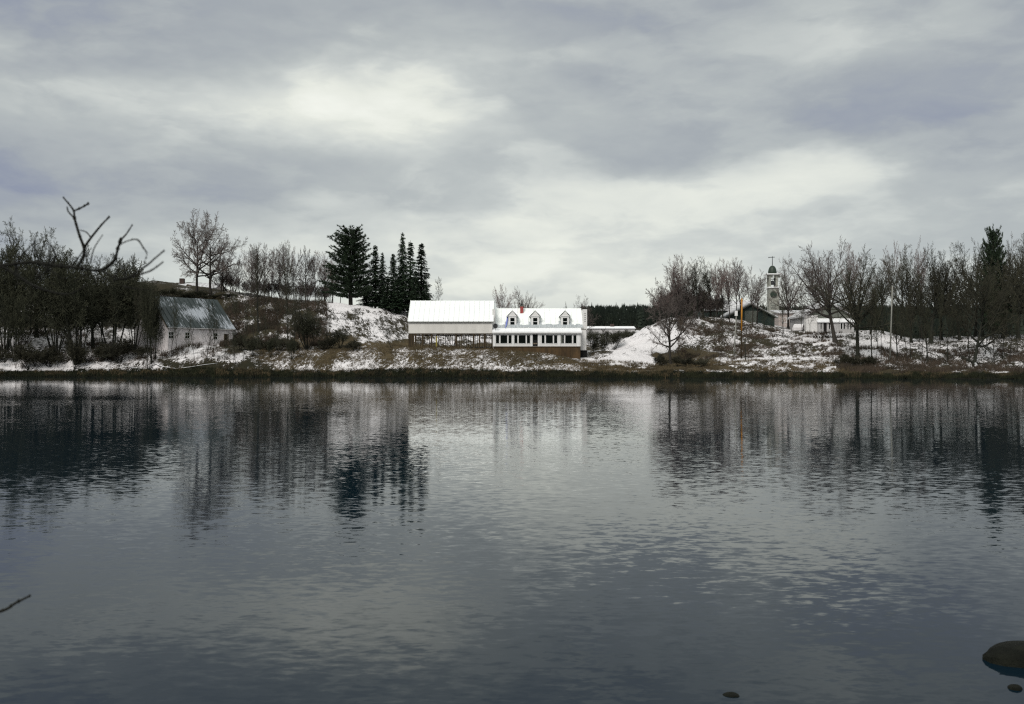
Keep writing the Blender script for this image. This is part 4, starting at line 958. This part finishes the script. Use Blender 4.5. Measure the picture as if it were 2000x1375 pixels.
# hilltop maples behind the cottage
plant('spread0', 384, 412, 186, 46, 'left of the two big spreading bare trees on the hill behind the cottage', rz=.4)
plant('spread1', 412, 416, 184, 56, 'right of the two big spreading bare trees on the hill behind the cottage', rz=2.0)
row = [('slim0',432,500,186,16),('fan1',450,515,186,14),('slim2',468,508,188,14),('rosy0',492,474,184,15),('fan3',503,478,168,17),('fan1',516,476,183,14),('rosy2',530,520,186,12),('fan0',547,471,182,14),
       ('slim2',560,478,184,15),('rosy1',574,482,186,14),('round0',597,480,182,30),('rosy3',616,492,186,16),('rosy0',634,490,188,18),('rosy2',650,505,187,15),('fan1',664,520,188,14)]
for i, (k, px, top, Y, w) in enumerate(row):
    plant(k, px, top, Y, w, f'{"round crowned" if k[:5] == "round" else "slender"} bare tree, {ORD[i]} from the twin maples towards the pine', group='bare trees along the ridge')
for i in range(14):
    R.seed(900 + i); px = 425 + i * 17.5 + R.uniform(-5, 5)
    plant(f'sapling{i % 4}', px, R.uniform(520, 560), R.uniform(183, 192), 9, f'thin bare sapling on the ridge before the pine, {ORD[i]} from the left', 'sapling', 'tree', 'saplings along the ridge')
# behind the barn and the house
plant('sapling1', 851, 540, 182, 14, 'sparse pale sapling rising behind the left half of the barn roof', 'sapling')
plant('rosy1', 983, 555, 196, 20, 'tall pale bare tree behind the gap between barn and farmhouse')
plant('vase0', 1020, 562, 200, 30, 'dense round bare tree behind the farmhouse chimney')
plant('vase1', 1135, 577, 215, 26, 'low round bare tree behind the right end of the farmhouse roof')
plant('bush0', 1104, 595, 190, 9, 'small dark shrub top just showing over the farmhouse ridge', 'shrub', 'shrub')
# scrub on the hillside between cottage and barn
hs = []
for i in range(26):
    R.seed(1000 + i); px = 442 + i * 7.2 + R.uniform(-6, 6); base = R.uniform(610, 688); hs.append((px, base))
hs.sort()
for i, (px, base) in enumerate(hs):
    R.seed(1100 + i); Y = findY(px, base); top = base - R.uniform(38, 100)
    plant(f'sapling{i % 4}', px, top, Y, R.uniform(8, 15), f'thin bare sapling on the scrubby slope, {ORD[i]} from the cottage', 'sapling', 'tree', 'saplings on the scrubby slope')
for i, (k, px, top, base, w) in enumerate((('darkslim1', 505, 480, 650, 17), ('darkslim0', 562, 476, 668, 14), ('darkslim2', 573, 560, 690, 14))):
    plant(k, px, top, findY(px, base), w, f'tall slender dark tree on the slope, {ORD[i]} to the right of the cottage', group='tall slope trees')
plant('shrub1', 600, 603, findY(600, 684), 38, 'big dark round shrub on a short stem left of the bare hillside', 'shrub', 'shrub')
plant('shrub2', 664, 640, findY(664, 680), 30, 'low dark shrub between the round shrub and the small bare tree', 'shrub', 'shrub')
plant('sapling2', 765, 640, findY(765, 680), 22, 'small bare fruit tree at the foot of the snowy slope left of the barn', 'fruit_tree')
for i, px in enumerate((470, 492, 520, 545, 572, 640, 690)):
    plant(f'bush{i % 2}', px, 652 + (i * 7) % 15, findY(px, 684), 20, f'low tangled bush at the foot of the slope, {ORD[i]} from the cottage', 'bush', 'shrub', 'bushes along the slope foot')
# in front of the cottage
cf = [(334, 585, 698, 16, 'sapling1'), (347, 600, 696, 15, 'sapling0'), (318, 600, 700, 16, 'sapling2'), (362, 640, 700, 11, 'sapling3'), (380, 610, 703, 14, 'sapling0'), (404, 588, 706, 22, 'sapling1'), (412, 618, 706, 17, 'sapling2'), (437, 650, 704, 12, 'sapling0'), (460, 648, 712, 16, 'sapling3')]
cf.sort()
for i, (px, top, base, w, k) in enumerate(cf):
    plant(k, px, top, findY(px, base), w, f'thin dark sapling in front of the cottage wall, {ORD[i]} from the left', 'sapling', 'tree', 'saplings before the cottage')
# thicket at the left
th = [('shrub0',-60,455,152,70),('shrub1',8,470,150,55),('thickspread0',72,438,156,50),('shrub3',108,500,150,50),('shrub0',150,500,147.5,62),('thickspread1',182,478,154,55),('shrub1',218,500,149,55),
      ('shrub2',262,520,151,42),('shrub3',30,540,148,42),('thickspread1',-20,448,165,60),('darkfan2',296,530,145.5,20),('shrub2',296,560,160,30),('shrub1',290,545,144.5,15),('shrub3',303,560,146,13),('shrub3',325,590,163,22),
      ('shrub0',118,490,166,50),('thickspread0',232,500,168,44),('darkfan0',60,470,162,22),('darkfan1',200,500,164,20)]
th.sort(key=lambda q: q[1])
for i, (k, px, top, Y, w) in enumerate(th):
    tree_ = k[:4] in ('dark', 'thic')
    plant(k, px, top, Y, w * 1.15, f'{"dark bare tree" if tree_ else "dense dark shrub"} in the thicket left of the cottage, {ORD[i]} from the left edge', 'bare_tree' if tree_ else 'shrub', 'tree' if tree_ else 'shrub', 'thicket left of the cottage')
for i in range(7):
    R.seed(1500 + i); px = 10 + i * 46 + R.uniform(-8, 8)
    plant(f'bush{i % 2}', px, R.uniform(655, 690), shoreY((px - 1000) / F) + R.uniform(2, 5), R.uniform(22, 36), f'low dark bush on the bank edge under the thicket, {ORD[i]} from the left', 'bush', 'shrub', 'bushes under the thicket')
for i in range(9):
    R.seed(1600 + i); px = 462 + i * 14 + R.uniform(-6, 6); big = i in (2, 5, 8)
    plant(f'shrub{i % 4}' if big else f'sapling{i % 4}', px, R.uniform(632, 655) if not big else 658, findY(px, R.uniform(690, 712)), R.uniform(9, 14), f'open leafless brush on the bank below the slope, {ORD[i]} right of the cottage', 'shrub', 'shrub', 'brush right of the cottage')
for i in range(11):
    R.seed(1800 + i); px = 440 + i * 21 + R.uniform(-6, 6)
    plant(f'brush{i % 4}', px, R.uniform(530, 556), 187, R.uniform(17, 24), f'grey leafless brush filling the ridge under the bare trees, {ORD[i]} from the maples', 'shrub', 'shrub', 'brush along the ridge')
for i in range(13):
    R.seed(1820 + i); px = 1296 + i * 9 + R.uniform(-6, 6)
    plant(f'brush{i % 4}', px, R.uniform(552, 576), 179, R.uniform(17, 24), f'grey leafless brush under the grove before the green barn, {ORD[i]} from the left', 'shrub', 'shrub', 'brush under the grove')
# hedge left of the hill house
for i in range(9):
    px = 235 + i * 26; plant(f'shrub{i % 4}', px, 552 + (i * 5) % 9 + i * 2.2, 184 - (i % 3), 24, f'dark hedge shrub along the hilltop behind the cottage, {ORD[i]} from the left', 'shrub', 'shrub', 'hilltop hedge')
# right: lone round tree by the water and the cluster behind
plant('spread0', 1309, 545, findY(1309, 712), 52, 'lone round crowned bare tree near the water in front of the snow mound', rz=1.1)
cl = [('darkfan2',1300,575,172,24),('fan0',1356,520,182,22),('darkfan1',1407,530,180,22),('rosy0',1432,530,184,22),('fan1',1470,520,172,18),('rosy1',1288,560,176,20),('rosy0',1322,500,175,22),('fan1',1333,498,178,20),('rosy2',1347,497,174,20),('darkfan3',1362,500,177,18),('rosy3',1376,503,175,17),('darkfan0',1388,510,179,18),('rosy1',1400,516,173,15),('fan2',1412,507,177,17),
      ('rosy0',1425,508,174,18),('rosy3',1438,504,176,20),('slim0',1449,508,178,20),('rosy2',1462,525,175,17),('slim3',1478,540,177,18),('darkslim1',1490,560,186,18)]
cl = [q for n, q in enumerate(sorted(cl, key=lambda q: q[1])) if n % 3 != 1]
cl.sort(key=lambda q: q[1])
for i, (k, px, top, Y, w) in enumerate(cl):
    plant(k, px, top, Y, w, f'upright bare tree in the grove before the church tower, {ORD[i]} from the left', group='grove left of the church tower')
plant('vase1', 1540, 500, 186, 36, 'fan shaped bare tree behind and right of the church tower')
plant('sapling3', 1530, 535, 171, 12, 'slim bare tree just in front of the church tower', 'sapling')
plant('sapling3', 1567, 560, findY(1567, 667), 12, 'very thin straight sapling on the lawn left of the porch house', 'sapling')
plant('sapling0', 1549, 675, findY(1549, 706, 137), 9, 'tiny forked sapling on the snowy flat near the water', 'sapling')
plant('vase2', 1632, 470, findY(1632, 668), 78, 'huge bare tree with a forked trunk in front of the porch house', rz=2.6)
plant('darkvase0', 1676, 484, findY(1676, 700), 50, 'big bare tree with a thick dark trunk right of the porch house')
rt = [('fan2',1600,478,183,25),('rosy0',1660,474,180,22),('rosy1',1745,472,176,22),('darkfan3',1760,480,172,20),('rosy2',1800,470,180,20),('darkvase1',1838,477,166,42),('darkvase2',1875,486,163,44),
      ('darkspread0',1905,470,172,40),('vase1',1965,462,170,40),('darkvase0',1990,458,160,45),('darkspread1',2030,465,166,50),('darkfan0',1725,500,168,18),('darkslim2',1712,560,160,12)]
rt += [('darkvase1',1780,492,163,36),('darkvase2',1958,474,165,40),('darkvase1',2015,470,163,40),('darkfan0',1700,530,165,22),('darkvase2',1818,484,160,36),('darkvase0',1920,478,166,36)]
rt.sort(key=lambda q: q[1])
for i, (k, px, top, Y, w) in enumerate(rt):
    plant(k, px, top, Y, w, f'bare tree on the wooded right rise, {ORD[i]} beyond the porch house', group='trees on the wooded rise')
plant('pine', 1940, 447, 163, 25, 'ragged dark evergreen standing taller than the bare trees at the far right', 'spruce')
lt = plant('darkspread0', 1902, 520, findY(1902, 716), 40, 'leaning thick dark trunk close to the water at the right', lean=(0, .16))
sl = [1703, 1712, 1722, 1752, 1757, 1772, 1779, 1797, 1800, 1812, 1821, 1835, 1850, 1862, 1880, 1893, 1925, 1942, 1958, 1972, 1990]
for i, px in enumerate(sl):
    R.seed(1700 + i); Y = findY(px, R.uniform(692, 714), 136)
    plant(f'darkslim{i % 4}' if i % 3 == 0 else f'sapling{i % 4}', px, R.uniform(520, 600), Y, R.uniform(10, 20), f'thin dark trunk rising from the snowy right bank, {ORD[i]} from the grey pole side', 'bare_tree', 'tree', 'thin trunks on the right bank')
for i, (px, top, w, base) in enumerate(((1178, 655, 16, 694), (1200, 646, 20, 688), (1222, 648, 18, 672), (1240, 650, 12, 660), (1160, 662, 10, 690))):
    plant(f'shrub{i % 4}', px, top, 158 + (i % 3) * 2 if px < 1215 else 172, w, f'dark bush beside the snow mound right of the farmhouse, {["second", "third", "fourth", "fifth", "first"][i]} from the house', 'bush', 'shrub', 'bushes by the snow mound')
for i, (px, top, w) in enumerate(((1152, 643, 12), (1166, 647, 14), (1183, 642, 15), (1203, 645, 15), (1222, 643, 14), (1238, 646, 12))):
    plant(f'shrub{i % 4}', px, top, 205 + i % 3 * 3, w, f'dark field bush in front of the long low house, {ORD[i]} from the farmhouse', 'bush', 'shrub', 'field bushes behind the farmhouse')
for i, (px, top, w) in enumerate(((1290, 690, 16), (1325, 695, 14), (1345, 697, 16), (1372, 700, 16), (1650, 690, 20), (1672, 696, 18), (1700, 694, 18))):
    plant(f'bush{i % 2}', px, top, findY(px, 716, 136), w, f'reddish brown brush on the low bank, {ORD[i]} from the snow mound', 'bush', 'shrub', 'brush on the low right bank')
for i, px in enumerate((1345, 1368, 1390, 1412, 1470, 1490, 1505, 1528)):
    plant(f'sapling{i % 4}', px, 590 + (i * 13) % 30, findY(px, 640 + (i * 17) % 34), 9, f'thin sapling on the rough slope below the green barn, {ORD[i]} from the snow mound', 'sapling', 'tree', 'saplings on the rough right slope')

# logs and fallen branches
def log(label, pts, r, snow=False):
    m = MB(); P = []
    for px, py, dy in pts:
        Y = findY(px, py, 136, 170) + dy; P.append(Vector((XY(px, Y), Y, max(zc(py, Y), tz(XY(px, Y), Y) + r * .5))))
    rr = [r * (1 - .6 * i / (len(P) - 1)) for i in range(len(P))]
    m.tube(P, rr, 7, cap=True); t = tag(m.build('fallen_log', 'bark_dark', smooth=True), label, 'log')
    if snow:
        m = MB(); m.tube([p + Vector((0, 0, r * .75)) for p in P], [x * .7 for x in rr], 6, cap=True); m.build('snow_cover', 'snow', t, True)
log('thick dark fallen log lying on the snow under the thicket', [(197, 694, 0), (225, 689, 0), (258, 679, 0), (285, 674, .5)], .42)
log('snow covered branch lying along the bank left of the dark trunk', [(228, 722, 0), (250, 718, 0), (262, 721, 0), (285, 724, 0)], .075, True)
log('long snow covered branch lying along the bank right of the dark trunk', [(302, 714, 0), (318, 720, 0), (345, 722, 0), (372, 720, 0), (395, 714, 0), (425, 713, 0)], .075, True)
log('dark log lying on the bank below the leaning trunk', [(1878, 700, 0), (1890, 706, 0), (1902, 712, 0), (1925, 713, 0)], .28)
log('short snowy stump root curling at the water edge at the right', [(1905, 716, 0), (1908, 722, 0), (1904, 730, 0)], .28, True)

# ------------------------------------------------------------------ grass and weeds (uncountable)
def blades(name, mat, label, n, pick, h, w, lean=.5, seed=1, cat='grass', per=7):
    rs = np.random.RandomState(seed); U, Yb = pick(rs, n); X = U * Yb; Z = terrain(X, Yb)
    X = np.repeat(X, per) + rs.normal(0, .10, n * per); Yb = np.repeat(Yb, per) + rs.normal(0, .10, n * per); Z = np.repeat(Z, per) - .05
    N_ = n * per; H = rs.uniform(h * .5, h * 1.2, N_); a = rs.uniform(0, 6.283, N_); l = rs.uniform(0, lean, N_) * H; b = rs.uniform(0, 3.14, N_)
    dx, dy = np.cos(b) * w / 2, np.sin(b) * w / 2
    v = np.empty((N_, 3, 3)); v[:, 0] = np.stack([X - dx, Yb - dy, Z], -1); v[:, 1] = np.stack([X + dx, Yb + dy, Z], -1); v[:, 2] = np.stack([X + np.cos(a) * l, Yb + np.sin(a) * l, Z + H], -1)
    me = bpy.data.meshes.new(name); me.vertices.add(N_ * 3); me.vertices.foreach_set('co', v.ravel()); me.loops.add(N_ * 3); me.loops.foreach_set('vertex_index', np.arange(N_ * 3))
    me.polygons.add(N_); me.polygons.foreach_set('loop_start', np.arange(N_) * 3); me.polygons.foreach_set('loop_total', np.full(N_, 3)); me.update(calc_edges=True)
    me.materials.append(MATS[mat]); tag(link(name, me), label, cat, kind='stuff')
def clumped(rs, n, u0, u1, d0, d1, thr=.0, sc=.35, k=5):
    out_u = []; out_y = []; c = 0
    while c < n:
        u = rs.uniform(u0, u1, n * 2); y = shoreY(u) + rs.uniform(d0, d1, n * 2); ok = vnoise(u * 150 * sc, y * sc, k) > thr
        out_u.append(u[ok]); out_y.append(y[ok]); c += ok.sum()
    return np.concatenate(out_u)[:n], np.concatenate(out_y)[:n]
blades('bank_sedge', 'dark_grass', 'dark wet sedge fringing the water along the far bank', 13000, lambda rs, n: clumped(rs, n, -.6, .6, -.25, 1.7, -.4), .42, .07, .7, 1)
blades('dry_grass', 'dry_grass', 'brown dead grass poking through the snow on the far bank', 8500, lambda rs, n: clumped(rs, n, -.26, .10, 1.2, 11.5, -.3, .9), .34, .05, .95, 2, 'grass', 4)
blades('bank_tufts', 'dry_grass', 'tufts of dead grass hanging over the edge of the far bank', 2600, lambda rs, n: clumped(rs, n, -.6, .6, .1, 1.7, .08, .9), .5, .06, .9, 12, 'grass', 9)
blades('dry_grass', 'dry_grass', 'tan dead grass on the low bank right of the snow mound', 5500, lambda rs, n: clumped(rs, n, .07, .36, 1.0, 12, -.08, .8), .4, .05, .8, 3, 'grass', 5)
blades('weeds', 'weed', 'dark weed stalks over the snowy wooded bank at the right', 5500, lambda rs, n: clumped(rs, n, .33, .62, 2, 24, .02, .45), .8, .045, .7, 4, 'weeds', 5)
blades('weeds', 'weed', 'dark weed stalks on the snow under the left thicket', 3500, lambda rs, n: clumped(rs, n, -.62, -.29, 1.8, 20, -.05, .45), .8, .05, .7, 5, 'weeds', 5)
blades('weeds', 'weed', 'brushy weeds covering the scrubby hillside right of the cottage', 6000, lambda rs, n: clumped(rs, n, -.30, -.19, 12, 40, .0, .4), .8, .05, .8, 6, 'weeds', 5)
blades('weeds', 'weed', 'dark weeds over the rough slope below the green barn', 3500, lambda rs, n: clumped(rs, n, .17, .34, 14, 40, .05, .5), .6, .05, .8, 8, 'weeds', 5)

# ------------------------------------------------------------------ stones in the shallows
def rock(label, X, Y, rx, ry, h, seed, z=-.03):
    R.seed(seed); m = MB(); n = 20; rings = 7; ph = [R.uniform(0, 6.28) for _ in range(6)]
    for j in range(rings):
        t = j / (rings - 1); a = t * math.pi / 2
        for i in range(n):
            th_ = 6.283 * i / n; k = 1 + .07 * math.sin(2 * th_ + ph[0]) + .05 * math.sin(3 * th_ + ph[1]) + .03 * math.sin(5 * th_ + ph[2] + 3 * t)
            k *= 1 + R.uniform(-.035, .035)
            m.v.append((rx * math.cos(a) ** .7 * k * math.cos(th_) , ry * math.cos(a) ** .7 * k * math.sin(th_), h * math.sin(a) * (1 + .05 * math.sin(th_ + ph[3]))))
    for j in range(rings - 1):
        for i in range(n): m.f.append((j * n + i, j * n + (i + 1) % n, (j + 1) * n + (i + 1) % n, (j + 1) * n + i)); m.mi.append(0)
    for x, y, z_ in m.v[:n]: m.v.append((x * 1.1, y * 1.1, -.4))
    k0 = rings * n
    for i in range(n): m.f.append((k0 + i, k0 + (i + 1) % n, (i + 1) % n, i)); m.mi.append(0)
    o = m.build('rock', 'stone_dark', smooth=True); o.location = (X, Y, z); tag(o, label, 'rock', 'rocks in the shallows')
rock('large smooth dark rock rising from the near water at the lower right', 3.93, 7.35, .35, .28, .15, 3)
rock('small dark rock tip just below the large rock', 3.46, 6.69, .045, .05, .03, 4, -.004)
rock('tiny dark rock tip at the bottom of the picture near its middle', 1.48, 6.56, .06, .05, .02, 5, -.006)

# ------------------------------------------------------------------ near alder whose twigs reach into the view
def alder():
    Y0 = 3.4
    t = thing('alder_shrub', 'blurred dark alder branches reaching in at the left, close to the camera', 'shrub', (-3.3, 3.2, .35))
    o = Vector(t.location)
    def P(px, py, Y=Y0): return Vector((XY(px, Y), Y, zc(py, Y))) - o
    m = MB(); m.tube([(0, 0, -.4), (.15, .05, .9), (.5, .1, 1.75), (.72, .15, 2.1), P(-60, 500)], [.06, .05, .035, .028, .009], 8, cap=True); m.build('stem', 'alder_bark', t, True)
    def br(pts, r0, r1, Y=Y0):
        q0 = [P(a, b, Y + (c[0] if c else 0)) for a, b, *c in pts]; q0 = [q0[0] * 2 - q0[1]] + q0 + [q0[-1] * 2 - q0[-2]]; p = []
        for i in range(1, len(q0) - 2):
            A, B_, C_, D_ = q0[i - 1:i + 3]
            for h in range(4):
                u = h / 4; p.append(.5 * (2 * B_ + (C_ - A) * u + (2 * A - 5 * B_ + 4 * C_ - D_) * u * u + (3 * B_ - A - 3 * C_ + D_) * u ** 3))
        p.append(q0[-2]); n = len(p)
        m = MB(); m.tube(p, [r0 + (r1 - r0) * i / (n - 1) for i in range(n)], 6, cap=True)
        for q in p[3:-1:3] + [p[-1]]:      # bud swellings
            rr = r1 * R.uniform(1.2, 1.8); m.lathe([(rr * .2, -rr), (rr, -rr * .2), (rr * .8, rr * .6), (rr * .2, rr * 1.3)], 6, c=q)
        m.build('twig', 'alder_bark', t, True)
    br([(-60, 500), (0, 518), (60, 512), (120, 520), (160, 524)], .0055, .0058)
    br([(150, 524), (163, 500), (164, 484), (156, 462), (147, 432), (145, 424)], .0062, .004)
    br([(145, 424), (144, 412), (136, 400), (124, 386)], .004, .0025)
    br([(144, 412), (158, 406), (172, 398)], .003, .003)
    br([(146, 427), (134, 414), (131, 405)], .003, .002)
    br([(164, 484), (178, 464), (195, 443), (203, 434), (213, 424)], .0045, .0025)
    br([(178, 464), (168, 453), (158, 450)], .0025, .0015)
    br([(160, 524), (195, 528), (222, 510), (230, 486), (236, 468)], .0065, .0045)
    br([(236, 468), (246, 458), (258, 440)], .0035, .002)
    br([(232, 480), (248, 471), (268, 468), (280, 484), (287, 496), (282, 512)], .003, .0018, Y0 - .5)
    br([(195, 528), (240, 545), (284, 520), (302, 505), (320, 490)], .004, .002, Y0 - .6)
    br([(240, 545), (286, 532), (302, 524), (318, 512)], .003, .002, Y0 - .6)
    br([(100, 522), (108, 500), (100, 480)], .005, .003)
    br([(0, 518), (30, 535), (70, 560), (130, 575), (165, 560)], .006, .003)
    R.seed(31)
    for k in range(26):      # the fine out of focus side twigs
        x0, y0 = R.uniform(-20, 250), R.uniform(500, 560); dx, dy = R.uniform(-35, 55), R.uniform(-75, 30); dd = R.uniform(-.5, .4)
        br([(x0, y0, dd), (x0 + dx * .4 + R.uniform(-8, 8), y0 + dy * .5, dd), (x0 + dx, y0 + dy, dd)], R.uniform(.0022, .004), .0012)
    m = MB(); m.tube([(.02, .02, .1), (.35, -.2, .95), P(-120, 1240, 2.7), P(-20, 1200, 2.7)], [.03, .018, .01, .005], 6, cap=True); m.build('stem', 'alder_bark', t, True)
    br([(-20, 1200), (12, 1190), (30, 1178), (58, 1164)], .005, .003, 2.7)
alder()
